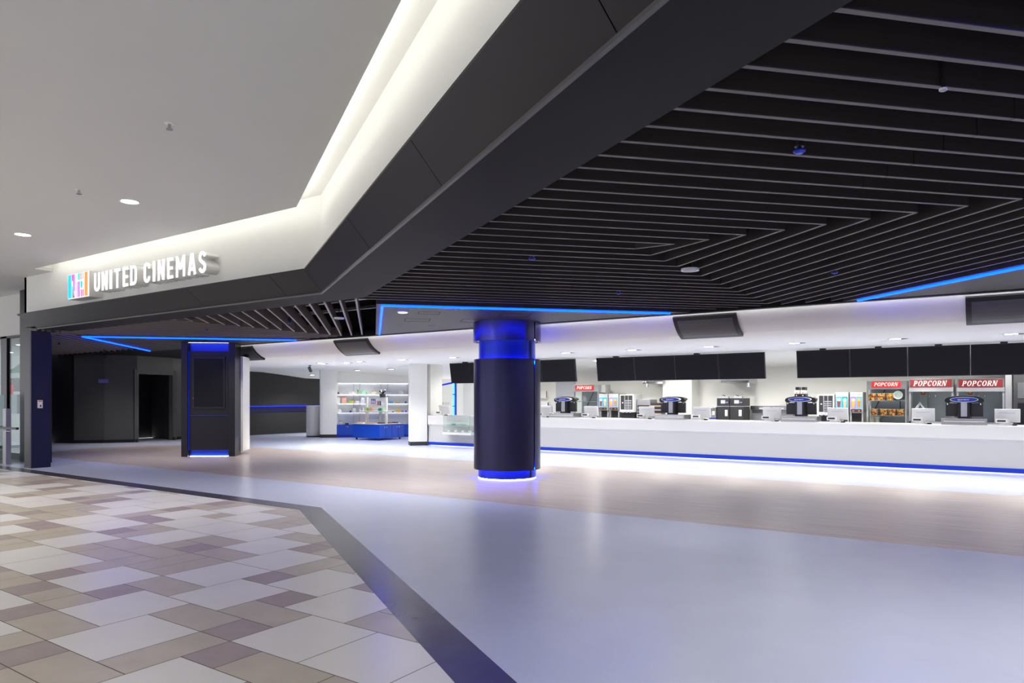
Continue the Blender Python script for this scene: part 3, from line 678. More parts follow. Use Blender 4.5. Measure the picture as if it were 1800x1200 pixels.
def bar(u0, u1, v0, v1, c, u2=None, u3=None):   # u across, v up, in 0..1 ; optional slanted top
    P = [(u0, v0), (u1, v0), (u3 if u3 is not None else u1, v1), (u2 if u2 is not None else u0, v1)]
    m = .03; f = lambda u, v: (lx0+LW*(m+u*(1-2*m)), lz0+LH*(m+v*(1-2*m)))
    MB().prismy([f(*p) for p in P], YS-.012, YS-.008, C[c]).build('colour_bar', sg)
bar(0, .155, 0, 1, 'cyan'); bar(.165, .185, 0, .62, 'lav'); bar(.19, .225, 0, .60, 'turq', .19, .19); bar(.2, .24, 0, .5, 'teal', .195, .235); bar(.25, .34, 0, .38, 'red', .25, .26)
bar(.19, .24, .72, 1, 'mag', .175, .24); bar(.26, .345, .3, 1, 'purple', .25, .345); bar(.29, .345, .05, .3, 'lav', .26, .345); bar(.375, .395, 0, 1, 'coral')
bar(.435, .46, 0, .64, 'pink'); bar(.435, .46, .70, 1, 'cyan'); bar(.47, .5, 0, .66, 'lav'); bar(.47, .5, .72, 1, 'peach')
bar(.515, .60, 0, .66, 'purple'); bar(.515, .60, .72, 1, 'teal'); bar(.63, .66, .72, 1, 'crim'); bar(.69, .715, .72, 1, 'coral'); bar(.745, .79, .72, 1, 'turq')
bar(.635, .72, .37, .66, 'cyan'); bar(.745, .79, .37, .66, 'lav'); bar(.635, .72, 0, .31, 'pink'); bar(.745, .79, 0, .31, 'coral'); bar(.83, .99, 0, 1, 'orange')
def arcpts(cx, cz, rx, rz, a0, a1, n=8): return [(cx+rx*math.cos(math.radians(a0+(a1-a0)*i/n)), cz+rz*math.sin(math.radians(a0+(a1-a0)*i/n))) for i in range(n+1)]
def letter_strokes(ch, w, h, t):
    a, b, c, d = t/2, w-t/2, t/2, h-t/2; m = w/2; r = (b-a)/2
    if ch == 'U': return [([(a, h)]+[(a, r+c)]+arcpts(m, c+r, r, r, 180, 360)[1:]+[(b, h)], 0)]
    if ch == 'N': return [([(a, 0), (a, h)], 0), ([(b, 0), (b, h)], 0), ([(a, h-t*.3), (b, t*.3)], 0)]
    if ch == 'I': return [([(m, 0), (m, h)], 0)]
    if ch == 'T': return [([(0, d), (w, d)], 0), ([(m, 0), (m, d)], 0)]
    if ch == 'E': return [([(a, 0), (a, h)], 0), ([(a, d), (w, d)], 0), ([(a, c), (w, c)], 0), ([(a, h*.5), (w*.92, h*.5)], 0)]
    if ch == 'D': return [([(a, c), (a, d)]+[(b-r, d)]+arcpts(b-r, d-r, r, r, 90, 0)[1:]+arcpts(b-r, c+r, r, r, 0, -90), 1)]
    if ch == 'C': return [([(b, h*.70), (b, d-r)]+arcpts(m, d-r, r, r, 0, 180)[1:]+arcpts(m, c+r, r, r, 180, 360)+[(b, h*.30)], 0)]
    if ch == 'M': return [([(a, 0), (a, h)], 0), ([(b, 0), (b, h)], 0), ([(a, h-t*.3), (m, h*.38)], 0), ([(b, h-t*.3), (m, h*.38)], 0)]
    if ch == 'A': return [([(a, 0), (m-t*.12, h)], 0), ([(b, 0), (m+t*.12, h)], 0), ([(w*.2, h*.26), (w*.8, h*.26)], 0)]
    if ch == 'S':
        rz = (d-c)*.25; return [(arcpts(m, d-rz, r, rz, 15, 180)+[(a+r*.25, h*.60), (b-r*.25, h*.40)]+arcpts(m, c+rz, r, rz, 0, -165), 0)]
    if ch == 'O': return [(arcpts(m, d-r, r, r, 0, 180)+arcpts(m, c+r, r, r, 180, 360), 1)]
    if ch == 'R': return [([(a, 0), (a, d), (m, d)]+arcpts(m, d-h*.22, r, h*.22, 90, -90)[1:]+[(a, d-h*.44)], 0), ([(m, d-h*.44), (b, 0)], 0)]
    if ch == 'P': return [([(a, 0), (a, d), (m, d)]+arcpts(m, d-h*.22, r, h*.22, 90, -90)[1:]+[(a, d-h*.44)], 0)]
    return []
LT = [('U', 165.4, 174.6), ('N', 178.8, 188), ('I', 192.3, 195.9), ('T', 200.9, 210), ('E', 215.7, 224.2), ('D', 228.8, 239.2), ('C', 252.5, 262.8), ('I', 268.2, 271.8), ('N', 277, 288), ('E', 293.8, 303.2), ('M', 309, 324), ('A', 330, 343.5), ('S', 349, 361.2)]
ns = thing('name_sign', 'white lit raised letters spelling the cinema name on the fascia', 'sign', (0, 0, 0))
zb0 = onY(169, 512.0, YS).z; zt0 = onY(169, 479.6, YS).z; zb1 = onY(355, 479.5, YS).z; zt1 = onY(355, 441.5, YS).z
zb_, zt_2 = (zb0+zb1)/2, (zt0+zt1)/2
for ch, p0, p1 in LT:
    x0, x1 = onY(p0, 480, YS).x, onY(p1, 480, YS).x; t = .055 if ch != 'I' else x1-x0
    mb = MB(); h = zt_2-zb_
    for ln, cl_ in letter_strokes(ch, x1-x0, h, .047 if ch != 'I' else x1-x0): mb.ribbon([(x0+a, zb_+b) for a, b in ln], .047 if ch != 'I' else x1-x0, YS, YS+.012, 'sign_white', None, bool(cl_)); mb.ribbon([(x0+a, zb_+b) for a, b in ln], .047 if ch != 'I' else x1-x0, YS+.0121, YB, 'white_plastic', None, bool(cl_))
    mb.build('letter', ns)

# ---- screens hung on the curved ceiling
def hung_screen(pxa, pxb, m, label, s0=.13, s1=1.03):
    x0, x1 = onY(pxa, 600, 11.64).x, onY(pxb, 600, 11.64).x
    o = thing('ceiling_screen', label, 'screen', (0, 0, 0), group='screens on the curved ceiling')
    P = []
    for i in range(9):
        th = math.pi/2*(s0+(s1-s0)*i/8); u = th/(math.pi/2); P.append(Vector((11.62+.42*(.5*u+.5*(1-math.cos(th))), 2.98-.38*(.5*u+.5*math.sin(th)))))
    def shell(off0, off1, ins, e):
        A_, B_ = [], []
        for i, p in enumerate(P):
            d = (P[min(i+1, 8)]-P[max(i-1, 0)]).normalized(); n = Vector((d.y, -d.x))
            if n.y > 0: n = -n
            A_.append(p+n*off0); B_.append(p+n*off1)
        k0, k1 = (0, 9) if not ins else (1, 8)
        return [tuple(p) for p in A_[k0:k1]]+[tuple(p) for p in B_[k0:k1]][::-1]
    MB().prismx(shell(.0, .05, False, 0), x0, x1, 'black_plastic').build('housing', o); MB().prismx(shell(.05, .054, True, 0), x0+.07, x1-.07, m).build('screen', o)
hung_screen(400, 443, 'black_screen', 'black screen on the curved ceiling, partly behind the display column')
hung_screen(587, 646, 'grey_screen', 'dark grey screen on the curved ceiling, left of the round column')
hung_screen(1183, 1294, 'grey_screen', 'dark grey screen on the curved ceiling above the middle menu screens')
hung_screen(1697, 1815, 'grey_screen', 'dark grey screen on the curved ceiling at the right picture edge')

# ---- menu screens
def menu_bank(xa, xb, n, side):
    for k in range(n):
        x0 = xa+(xb-xa)*k/n; x1 = xa+(xb-xa)*(k+1)/n
        o = thing('menu_screen', ORD[k]+' black menu screen from the left in the '+side+' bank', 'screen', ((x0+x1)/2, 16.62, 0), group='menu screens above the counter')
        hw = (x1-x0)/2-.004
        mb = MB().prismx([(-.0, 2.565), (.10, 1.955), (.17, 1.962), (.07, 2.57)], -hw, hw, 'black_plastic'); mb.build('housing', o, .002)
        MB().prismx([(-.003, 2.548), (.094, 1.972), (.0965, 1.972), (-.0005, 2.548)], -hw+.015, hw-.015, 'black_screen').build('screen', o)
        if k % 2 == 0 or n == 5: MB().box(-.06, .06, .03, .15, 2.53, 2.6, 'black_plastic').build('mount', o)
menu_bank(-13.72, -9.36, 4, 'left'); menu_bank(-8.71, -4.37, 4, 'middle'); menu_bank(-3.68, 1.78, 5, 'right')

# ---- sales counter
ct = thing('sales_counter', 'long white sales counter with blue base line', 'counter', (0, 0, 0))
CX0, CX1 = -14.97, .50
MB().prismx([(17.06, .68), (17.06, .94), (17.08, .955), (17.85, .955), (17.85, .62), (17.11, .62)], CX0, CX1, 'white_counter').build('upper_band', ct)
MB().prismx([(17.09, .10), (17.11, .62), (17.11, .68), (17.85, .68), (17.85, .10)], CX0, CX1, 'grey_counter').build('front_panel', ct)
MB().box(CX0, CX1, 17.075, 17.12, .022, .115, 'blue_film').build('blue_base', ct)
MB().box(CX0+.02, CX1-.02, 17.16, 17.8, 0, .10, 'white_counter').build('plinth', ct)
MB().box(CX0+.02, CX1-.02, 17.125, 17.145, .035, .055, 'led_white').build('floor_light', ct)
MB().box(CX1, CX1+.02, 17.07, 17.85, 0, .955, 'charcoal').build('end_panel', ct)
# glass showcase in the counter
sc_ = thing('glass_showcase', 'glass showcase set into the counter left of the round column', 'showcase', (0, 0, 0))
ga = onY(780.5, 759, 16.85); gb = onY(827, 759, 16.85); gz = onY(800, 731, 16.85).z
MB().box(ga.x-.02, gb.x+.05, 16.80, 17.05, ga.z-.07, ga.z, 'white_counter').build('base', sc_)
gp = MB()
gp.box(ga.x, gb.x, 16.83, 16.838, ga.z, gz, 'case_glass'); gp.box(ga.x, ga.x+.008, 16.838, 17.04, ga.z, gz, 'case_glass'); gp.box(gb.x-.008, gb.x, 16.838, 17.04, ga.z, gz, 'case_glass'); gp.box(ga.x, gb.x, 16.83, 17.05, gz, gz+.01, 'case_glass')
gp.build('glass', sc_)
ge = MB()
for x in (ga.x, gb.x-.012): ge.box(x, x+.012, 16.822, 16.83, ga.z, gz, 'glass_edge')
ge.box(ga.x, gb.x, 16.822, 16.83, ga.z, ga.z+.012, 'glass_edge'); ge.box(ga.x+.12, gb.x-.05, 16.892, 16.9, ga.z+.22, ga.z+.23, 'glass_edge'); ge.build('glass_edge', sc_)
MB().box(ga.x+.12, gb.x-.05, 16.9, 17.04, ga.z+.22, ga.z+.228, 'case_glass').build('shelf', sc_)
MB().box(ga.x-.01, gb.x+.01, 16.825, 16.84, gz, gz+.018, 'dull_steel').build('top_rail', sc_)
for k in range(4):
    o = MB().box(-.05, .05, -.03, .03, 0, .06, 'white_plastic').build('price_card'); o.location = (ga.x+.18+k*.27, 16.9, ga.z); tag(o, ORD[k]+' white card from the left inside the glass showcase', 'card', 'cards in the glass showcase')
for k in range(3):
    o = MB().prism([(-.07, -.03), (.07, -.03), (.05, .04), (-.05, .04)], 0, .03, 'mint' if k else 'teal').build('ornament'); o.location = (ga.x+.3+k*.22, 16.97, ga.z+.228); tag(o, ORD[k]+' small green item from the left on the showcase shelf', 'ornament', 'items on the showcase shelf')
# box-office back wall with blue light
nw = MB(); xw = onY(777, 700, 18.9).x; nw.box(-15.3, -13.2, 19.3, 19.4, 0, 2.5, 'white_paint'); struct('wall_back.005', nw, 'white ticket booth wall')
lw = MB(); p0 = onY(797, 672, 19.2); p1 = onY(799.5, 731, 19.2)
o = thing('booth_light', 'blue vertical light column in the ticket booth', 'strip light')
MB().box(p0.x-.02, p1.x+.02, 19.18, 19.28, 0, p0.z, 'royal').build('casing', o)
for a, b in ((673, 692), (694, 712.5), (714.5, 731)):
    za, zb2 = onY(799, a, 19.15).z, onY(799, b, 19.15).z; MB().box(p0.x+.0, p1.x+.0, 19.16, 19.18, zb2, za, 'led_cyan').build('light_tube', o)
q0 = onY(778, 677.5, 19.25); q1 = onY(795, 672.5, 19.25); MB().prismy([(q0.x, q0.z), (p0.x, p0.z-.03), (p0.x, p0.z+.03), (q0.x, q0.z+.05)], 19.22, 19.26, 'led_blue_soft').build('slanted_tube', o)
wt = thing('wall_lettering', 'thin grey wall letters in the ticket booth left of the blue light', 'lettering')
for ch, a, b, u, d in (('R', 777.5, 780, 707, 711), ('O', 782, 786, 707, 712), ('S', 787, 790, 707, 713)):
    x0 = onY(a, 700, 19.28).x; x1 = onY(b, 700, 19.28).x; z0 = onY(784, d, 19.28).z; h = onY(784, u, 19.28).z-z0; mb = MB()
    for ln, cl_ in letter_strokes(ch, x1-x0, h, .012): mb.ribbon([(x0+e, z0+f) for e, f in ln], .012, 19.285, 19.297, 'grey_plastic', None, bool(cl_))
    mb.build('letter', wt)

# ---- downlights (multi-lamp) in the white ceiling
def multi(p, label, power, grp, cone=140):
    o = thing('downlight', label, 'downlight', tuple(p), group=grp)
    MB().lathe([(.17, .0), (.20, -.008), (.215, -.004), (.215, .004)], 'white_plastic', 32).build('ring', o, smooth=True)
    MB().cyl((0, 0), .17, -.003, .02, 'baffle', 32).build('baffle', o)
    for s in (-1, 0): MB().cyl((s*.085, -.02), .055, -.006, -.002, 'lamp_face', 20).build('lens', o)
    MB().cyl((.10, -.01), .055, -.006, -.002, 'charcoal', 20).build('lens', o)
    if power: lampobj('SPOT', o, (-.04, -.02, -.02), power, (1, .975, .915), .12, cone, .6)
rowx = [-17.3, -15.57, -13.84, -12.0, -10.2, -8.48, -6.75, -4.98, -3.25, -1.48, .27, 2.0]
for i, x in enumerate(rowx):
    multi((x, 14.75, WCEIL), ORD[i]+' lamp from the left in the ceiling row before the menu screens', P_WHITE, 'ceiling lamps before the menu screens')
for i, (px, py) in enumerate(((551, 659), (612, 637.4), (631, 650.5), (690, 648.5), (570, 639))):
    p = atz(px, py, WCEIL)
    for _ in range(20): zc = next((a[1]+(b[1]-a[1])*(p.y-a[0])/(b[0]-a[0]) for a, b in zip(prof[:-1], prof[1:]) if a[0] <= p.y <= b[0]), 2.36); p = atz(px, py, .5*p.z+.5*zc)
    multi(p, ['lamp nearest the black wall', 'lamp left of the square pillar, front', 'lamp left in the shop ceiling', 'lamp right in the shop ceiling', 'lamp beside the ceiling camera'][i], P_SHOP*(1, 1, .4, .4, 1)[i], 'shop ceiling lamps')
for i, x in enumerate((-11.4, -9.4, -7.4, -5.4, -3.4, -1.4, .6, 2.6)):
    multi((x, 18.15, 2.585), ORD[i]+' kitchen ceiling lamp from the left behind the menu screens', P_WHITE*1.1, 'kitchen ceiling lamps', 172)
multi((-13.95, 18.2, 2.585), 'ceiling lamp added to brighten the ticket booth', P_WHITE*.5, 'kitchen ceiling lamps', 160)  # lamp added to brighten the booth walls
# mall downlights
for i, (x, y, lab) in enumerate(((-9.32, 4.76, 'right of two visible round downlights in the mall ceiling'), (-12.58, 4.77, 'left of two visible round downlights in the mall ceiling'), (-15.84, 4.77, 'round mall downlight beyond the left picture edge'), (-12.58, 1.5, 'round mall downlight above the left tiles out of frame'), (-9.32, 1.5, 'round mall downlight above left foreground out of frame'), (-5.5, -.8, 'round mall downlight above the camera, left'), (-2.3, -2.5, 'round mall downlight behind the camera'))):
    o = thing('downlight', lab, 'downlight', (x, y, MALLC), group='round mall downlights')
    MB().cyl((0, 0), .10, -.004, .01, 'lamp_face', 28).build('lens', o); MB().lathe([(.10, -.002), (.112, -.008), (.125, -.006), (.125, .002)], 'white_plastic', 28).build('ring', o)
    lampobj('SPOT', o, (0, 0, -.02), P_MALL, (1, .93, .82), .1, 130, .8)
# lamps in the slats
for i, (px, py) in enumerate(((1213, 474), (1658, 157), (708, 548), (596, 559))):
    p = atz(px, py, SOF-.02 if i != 2 else SOF-.03); o = thing('downlight', ['round lamp at the inner corner of the slat brackets', 'small round lamp near the top right of the slat ceiling', 'lamp in the dark triangular panel left of the round column', 'lamp hanging between the fan slats'][i], 'downlight', tuple(p), group='lamps in the slat ceiling')
    r = (.10, .018, .09, .09)[i]; hh = (.012, .004, .012, .012)[i]; MB().cyl((0, 0), r, -hh, hh, 'white_plastic', 24).build('housing', o); MB().cyl((0, 0), r*.75, -hh-.004, -hh, 'lamp_face' if i == 2 else 'grey_plastic', 24).build('lens', o)
    if i != 2: MB().cyl((0, 0), .008, .0, .82, 'void', 10).build('stem', o)
    lampobj('SPOT', o, (0, 0, -.03), P_SLAT, (1, .97, .93), .08, 150, .8)
for i, (x, y, z, pw_) in enumerate(((-9.2, 10.6, SOF-.02, 130), (-6.3, 10.5, SOF-.02, 130), (-7.2, 8.9, SOF-.02, 130), (-18.4, 10.4, SOF-.02, 130), (-15.6, 10.6, SOF-.02, 130), (-17.1, 8.9, SOF-.02, 110), (.9, 10.6, SOF-.02, 130), (-22.3, 12.9, SOF, 160), (-23.2, 11.2, SOF, 90))):  # panel lamps added to brighten the foyer floor, beyond the known fixtures
    o = thing('downlight', 'recessed lamp in the dark '+('ceiling panel, added to brighten the floor, ' if i < 7 else 'ceiling at far left, ')+['left of the round column', 'right of the round column', 'in front of the round column', 'left of the display column', 'right of the display column', 'in front of the display column', 'at the right picture edge', 'before the doorway', 'before the dark wall'][i], 'downlight', (x, y, z), group='lamps in the dark ceiling panels')
    MB().lathe([(.05, -.002), (.06, -.006), (.066, -.004), (.066, .002)], 'dark_metal', 24).build('ring', o); MB().cyl((0, 0), .05, -.001, .004, 'baffle', 20).build('lens', o); lampobj('SPOT', o, (0, 0, -.03), pw_, (1, .965, .91), .06, 120, .9)
for i, (x, y) in enumerate(((1.5, 5.0), (2.6, 3.0), (2.8, 6.2))):  # lamps added out of view to brighten the near floor
    o = thing('downlight', 'small round lamp added among the slats beyond the right picture edge to brighten the floor, '+['nearest the counter side', 'nearest the mall', 'farthest right'][i], 'downlight', (x, y, SOF-.02), group='lamps in the slat ceiling')
    MB().cyl((0, 0), .03, -.012, .012, 'white_plastic', 24).build('housing', o); MB().cyl((0, 0), .016, .0, .82, 'black_plastic', 10).build('stem', o); lampobj('SPOT', o, (0, 0, -.03), P_SLAT, (1, .97, .93), .08, 150, .8)
tag(MB().tube([(.45, 2.885, SOF-.02), (1.8, 4.235, SOF-.02)], .02, 'led_blue').build('light_line'), 'blue light line under the slats beyond the right picture edge', 'strip light')
# sprinklers and detectors
def sprinkler(p, label, r=.03, m='white_plastic', drop=.05, grp='sprinklers'):
    o = thing('sprinkler', label, 'sprinkler', tuple(p), group=grp)
    MB().cyl((0, 0), r*1.5, -.006, .0, m, 20).build('plate', o); MB().cyl((0, 0), r*.5, -drop, -.006, 'steel', 12).build('stem', o); MB().cyl((0, 0), r, -drop-.008, -drop, 'steel', 16).build('deflector', o)
for px, py, lab in ((298, 217, 'sprinkler in the mall ceiling above the cove corner'), (139, 333, 'sprinkler in the mall ceiling near the sign')): sprinkler(atz(px, py, MALLC), lab)
def hung(px, py, z, label):
    p = atz(px, py, z); o = thing('sprinkler', label, 'sprinkler', tuple(p), group='sprinklers hanging below the slats')
    MB().lathe([(.001, .0), (.02, .0), (.035, .012), (.035, .02), (.02, .03), (.001, .03)], 'blue_metal', 20).build('head', o); MB().cyl((0, 0), .028, .04, .10, 'black_plastic', 16).build('collar', o); MB().cyl((0, 0), .012, .03, .84, 'black_plastic', 10).build('stem', o)
for px, py, lab in ((1405, 270, 'large sprinkler head hanging below the slats at upper right'), (935, 457, 'sprinkler hanging in front of the middle slats'), (1467, 481, 'sprinkler hanging before the right blue light line'), (1087, 517, 'sprinkler hanging above the long blue light line'), (364, 581, 'sprinkler hanging above the display column'), (104, 606, 'sprinkler hanging beside the dark post'), (509, 569, 'sprinkler hanging among the fan slats')): hung(px, py, 2.93, lab)
# security cameras
def cctv(p, label, rz):
    o = thing('security_camera', label, 'security camera', tuple(p), rz, 'security cameras')
    MB().cyl((0, 0), .05, -.02, 0, 'black_plastic', 16).build('mount', o); MB().cyl((0, 0), .015, -.12, -.02, 'black_plastic', 10).build('arm', o)
    b = MB().prismy(arcpts(0, 0, .05, .05, 0, 330, 11), -.12, .16, 'black_plastic').build('body', o); b.location = (0, 0, -.15); b.rotation_euler = (math.radians(25), 0, 0)
cctv(atz(545, 641.5, WCEIL), 'black security camera on the white ceiling before the black wall', math.radians(60))
cctv(Vector((-22.2, 10.6, SOF)), 'dark security camera under the slats before the left wall', math.radians(60))
# wall plate sign
a = onY(172.6, 669, 12); dwp = Vector((-24.72, 11.85)); 
tag(MB().box(0, .012, -.16, .16, 0, .13, 'wall_plate_blue').build('door_sign', loc=(-24.70, 11.74, 2.02)), 'small blue plate on the dark wall at left', 'sign')

# ------------------------------------------------------------------ goods of the counter and the kitchen
POSX = [(949, 967.5, 'behind the round column'), (1026, 1049.5, 'before the small popcorn warmer'), (1123, 1148, 'before the dark oven racks'), (1220, 1246, 'left of the two black dispensers'), (1342, 1371, 'right of the two black dispensers'), (1457, 1487, 'before the right hot drinks machine'), (1605, 1640, 'before the left big popcorn machine'), (1751, 1790.5, 'at the right picture edge'), (770, 789, 'on the counter at the ticket booth')]
def pos(x, y, z, label):
    o = thing('cash_register', label, 'cash register', (x, y, z), 0, 'cash registers on the counter')
    mo = MB().box(-.215, .215, 0, .035, 0, .27, 'white_plastic').build('monitor', o, .006); mo.location = (0, .06, .06); mo.rotation_euler = (math.radians(10), 0, 0)
    MB().box(-.13, .13, -.006, 0, .185, .205, 'white_counter').build('grip', mo)
    MB().box(-.1, .1, .0, .18, 0, .04, 'white_plastic').build('stand', o); MB().box(-.04, .04, .04, .08, .03, .12, 'white_plastic').build('neck', o)
    d = MB().box(-.10, .10, -.05, .0, .05, .13, 'white_plastic').build('customer_display', o, .004); d.location = (-.1, -.10, 0); MB().box(-.07, .07, -.053, -.05, .075, .11, 'charcoal').build('display_glass', d)
    e = MB().box(-.12, .12, -.07, .06, 0, .022, 'white_plastic').build('display_foot', o); e.location = (-.1, -.10, 0); MB().box(-.14, -.06, -.12, -.09, .02, .06, 'white_plastic').build('display_neck', o)
    MB().box(.08, .16, -.05, .02, 0, .03, 'charcoal').build('scanner', o)
    return o
for k, (a, b, w) in enumerate(POSX):
    p = onY((a+b)/2, 730, 17.35)
    pos(p.x, 17.35, .955, 'white cash register '+w)
# soda towers
def soda(x, label, rz=0.):
    o = thing('soda_tower', label, 'drink tower', (x, 17.45, .955), rz, 'soda towers on the counter')
    MB().box(-.40, .40, -.24, .26, 0, .13, 'steel').build('drip_tray', o, .005); MB().box(-.36, .36, -.245, -.24, .06, .075, 'white_plastic').build('tray_trim', o)
    MB().prism([(-.10, -.12), (.10, -.12), (.13, .08), (-.13, .08)], .13, .46, 'black_plastic').build('body', o, .01)
    MB().box(-.055, .055, -.135, -.12, .17, .46, 'silver').build('front_stripe', o, .004)
    for s in (-1, 1): MB().box(s*.22-.11, s*.22+.11, .02, .10, .17, .44, 'charcoal').build('side_panel', o)
    MB().prismy([(x_*.34, .525+z_*.075) for x_, z_ in arcpts(0, 0, 1, 1, 0, 345, 23)], -.02, .20, 'black_plastic').build('head', o, .01)
    for s in (-1, 1):
        MB().cyly((s*.29, .50), .055, -.05, .08, 'black_plastic').build('valve', o); MB().cyl((s*.29, .01), .02, .41, .45, 'chrome', 12).build('nozzle', o)
    bd = MB().prismy(arcpts(0, .52, .25, .055, 0, 345, 23), -.15, -.02, 'white_plastic').build('badge', o)
    MB().prismy(arcpts(0, .52, .235, .045, 0, 345, 23), -.154, -.15, 'royal').build('badge_field', bd)
    gl = MB(); gl.prismy(arcpts(-.085, .52, .03, .03, 0, 180, 8), -.157, -.154, 'red'); gl.prismy(arcpts(-.085, .52, .03, .03, 180, 360, 8), -.157, -.154, 'sky'); gl.ribbon([(-.113, .513), (-.095, .524), (-.075, .518), (-.057, .527)], .009, -.159, -.157, 'pale'); gl.build('emblem', bd)
    tx = MB(); x0 = -.045
    for ch in 'pepsi':
        c0 = x0
        if ch == 'p': L_ = [[(c0, .497), (c0, .532)], arcpts(c0+.011, .521, .011, .011, 0, 360, 8)]
        elif ch == 'e': L_ = [[(c0, .52), (c0+.022, .52)]+arcpts(c0+.011, .52, .011, .011, 0, 310, 7)]
        elif ch == 's': L_ = [[(c0+.02, .529), (c0+.004, .53), (c0+.002, .522), (c0+.02, .517), (c0+.018, .51), (c0, .511)]]
        else: L_ = [[(c0+.004, .509), (c0+.004, .531)], [(c0+.004, .537), (c0+.004, .542)]]
        for l_ in L_: tx.ribbon(l_, .006, -.157, -.154, 'pale')
        x0 += .032 if ch != 'i' else .02
    tx.build('badge_lettering', bd)
    return o
for a, b, lab in ((972, 1016, 'soda tower with blue oval badge next to the round column'), (1158, 1207, 'soda tower with blue oval badge before the white kitchen pier'), (1384, 1432, 'soda tower with blue oval badge before the coffee grinders'), (1663.5, 1727, 'soda tower with blue oval badge before the right big popcorn machine')):
    soda((onY(a, 735, 17.45).x+onY(b, 735, 17.45).x)/2, lab)
# back work bench in the kitchen
YB0 = 19.35
for xa_, xb_, y1_, lab in ((-11.6, onY(1165, 700, 19.7).x-.02, 20.28, 'steel work bench left of the white kitchen pier'), (onY(1216, 700, 19.7).x+.02, onY(1767, 700, 19.1).x-.02, 20.33, 'long steel work bench right of the white kitchen pier')):
    wb = thing('work_bench', lab, 'bench', (xa_, 0, 0), 0, 'steel work benches'); L_ = xb_-xa_
    MB().box(0, L_, YB0-.3, y1_, .80, .84, 'steel').build('worktop', wb); MB().box(0.02, L_-.02, YB0-.2, y1_-.03, .1, .80, 'dull_steel').build('cabinet_body', wb)
    for k in range(4): MB().box(.05+k*(L_-.2)/3, .15+k*(L_-.2)/3, YB0-.1, YB0, 0, .1, 'steel').build('foot', wb)
BZ = .84
def span(a, b, y=YB0): return onY(a, 700, y).x, onY(b, 700, y).x
def zt(px, py, y=YB0): return onY(px, py, y).z
# POPCORN lettering (bold italic serif, drawn as outlines)
def popcorn_text(par, x0, x1, z0, z1, y, m):
    n = 7; adv = (x1-x0)/(n+.1); h = z1-z0; sl = .22*h
    for k, ch in enumerate('POPCORN'):
        ox = x0+adv*k; w = adv*.86; T_ = w*.25; th = w*.10; mb = MB()
        S = lambda x, z: (ox+x+sl*z/h-.0, z0+z)
        def q(*P): mb.prismy([S(*p) for p in P], y-.003, y, m)
        def ringpart(a0, a1, cx, cz, rx, rz, t1, t2, n_=14):
            for i in range(n_):
                A_ = math.radians(a0+(a1-a0)*i/n_); B_ = math.radians(a0+(a1-a0)*(i+1)/n_); t = lambda g: t2+(t1-t2)*abs(math.cos(g))
                P = [(cx+rx*math.cos(A_), cz+rz*math.sin(A_)), (cx+rx*math.cos(B_), cz+rz*math.sin(B_)), (cx+(rx-t(B_))*math.cos(B_), cz+(rz-t(B_))*math.sin(B_)), (cx+(rx-t(A_))*math.cos(A_), cz+(rz-t(A_))*math.sin(A_))]
                q(*P)
        serif = lambda x, z, ww: q((x-ww/2, z), (x+ww/2, z), (x+ww/2, z+h*.08), (x-ww/2, z+h*.08))
        if ch in 'PR':
            q((w*.12, 0), (w*.12+T_, 0), (w*.12+T_, h), (w*.12, h)); serif(w*.12+T_/2, 0, T_*1.9); q((0, h*.92), (w*.5, h*.92), (w*.5, h), (0, h)); q((w*.3, h*.42), (w*.55, h*.42), (w*.55, h*.5), (w*.3, h*.5))
            ringpart(-90, 90, w*.5, h*.71, w*.42, h*.29, T_, h*.08)
            if ch == 'R': q((w*.45, h*.46), (w*.45+T_, h*.46), (w*1.0, 0), (w*1.0-T_, 0)); serif(w*.93, 0, T_*1.4)
        if ch == 'O': ringpart(0, 360, w*.5, h*.5, w*.5, h*.52, T_, h*.07, 24)
        if ch == 'C': ringpart(42, 318, w*.52, h*.5, w*.5, h*.52, T_, h*.07, 20); q((w*.80, h*.68), (w*.90, h*.68), (w*.90, h*1.0), (w*.84, h*1.0))
        if ch == 'N':
            q((w*.12, 0), (w*.12+th, 0), (w*.12+th, h), (w*.12, h)); q((w*.86, 0), (w*.86+th, 0), (w*.86+th, h), (w*.86, h)); q((w*.10, h), (w*.10+T_*1.2, h), (w*.86+th, 0), (w*.86+th-T_*1.0, 0)); serif(w*.15, 0, T_*1.4); serif(w*.9, h*.92, T_*1.4); q((-w*.04, h*.92), (w*.25, h*.92), (w*.25, h), (-w*.04, h))
        mb.build('sign_letter', par)
mat('letter_white', (.85, .85, .82), .5, noise=.01)
def bucket_mesh(r0, r1, h):
    me_mb = MB(); cols = ['orange', 'brown', 'yellow', 'salmon', 'charcoal', 'red', 'amber']; rr = random.Random(5)
    nseg, nr = 24, 5
    for i in range(nr):
        za, zb3 = h*i/nr, h*(i+1)/nr; ra, rb = r0+(r1-r0)*i/nr, r0+(r1-r0)*(i+1)/nr
        for s in range(0, nseg):
            a, b = 2*math.pi*s/nseg, 2*math.pi*(s+1)/nseg
            me_mb.poly([(ra*math.cos(a), ra*math.sin(a), za), (ra*math.cos(b), ra*math.sin(b), za), (rb*math.cos(b), rb*math.sin(b), zb3), (rb*math.cos(a), rb*math.sin(a), zb3)], rr.choice(cols), [(0, 1, 2, 3)])
    return me_mb
bk0 = thing('popcorn_bucket', 'first patterned bucket on the upper shelf of the popcorn warmer', 'bucket', (0, 0, 0), 0, 'popcorn buckets in the warmer')
bucket_mesh(.075, .10, .17).build('wall', bk0); MB().lathe([(.001, .006), (.07, .006), (.095, .168), (.103, .172), (.103, .165)], 'white_plastic', 24).build('lining', bk0, smooth=True)
used = [False]
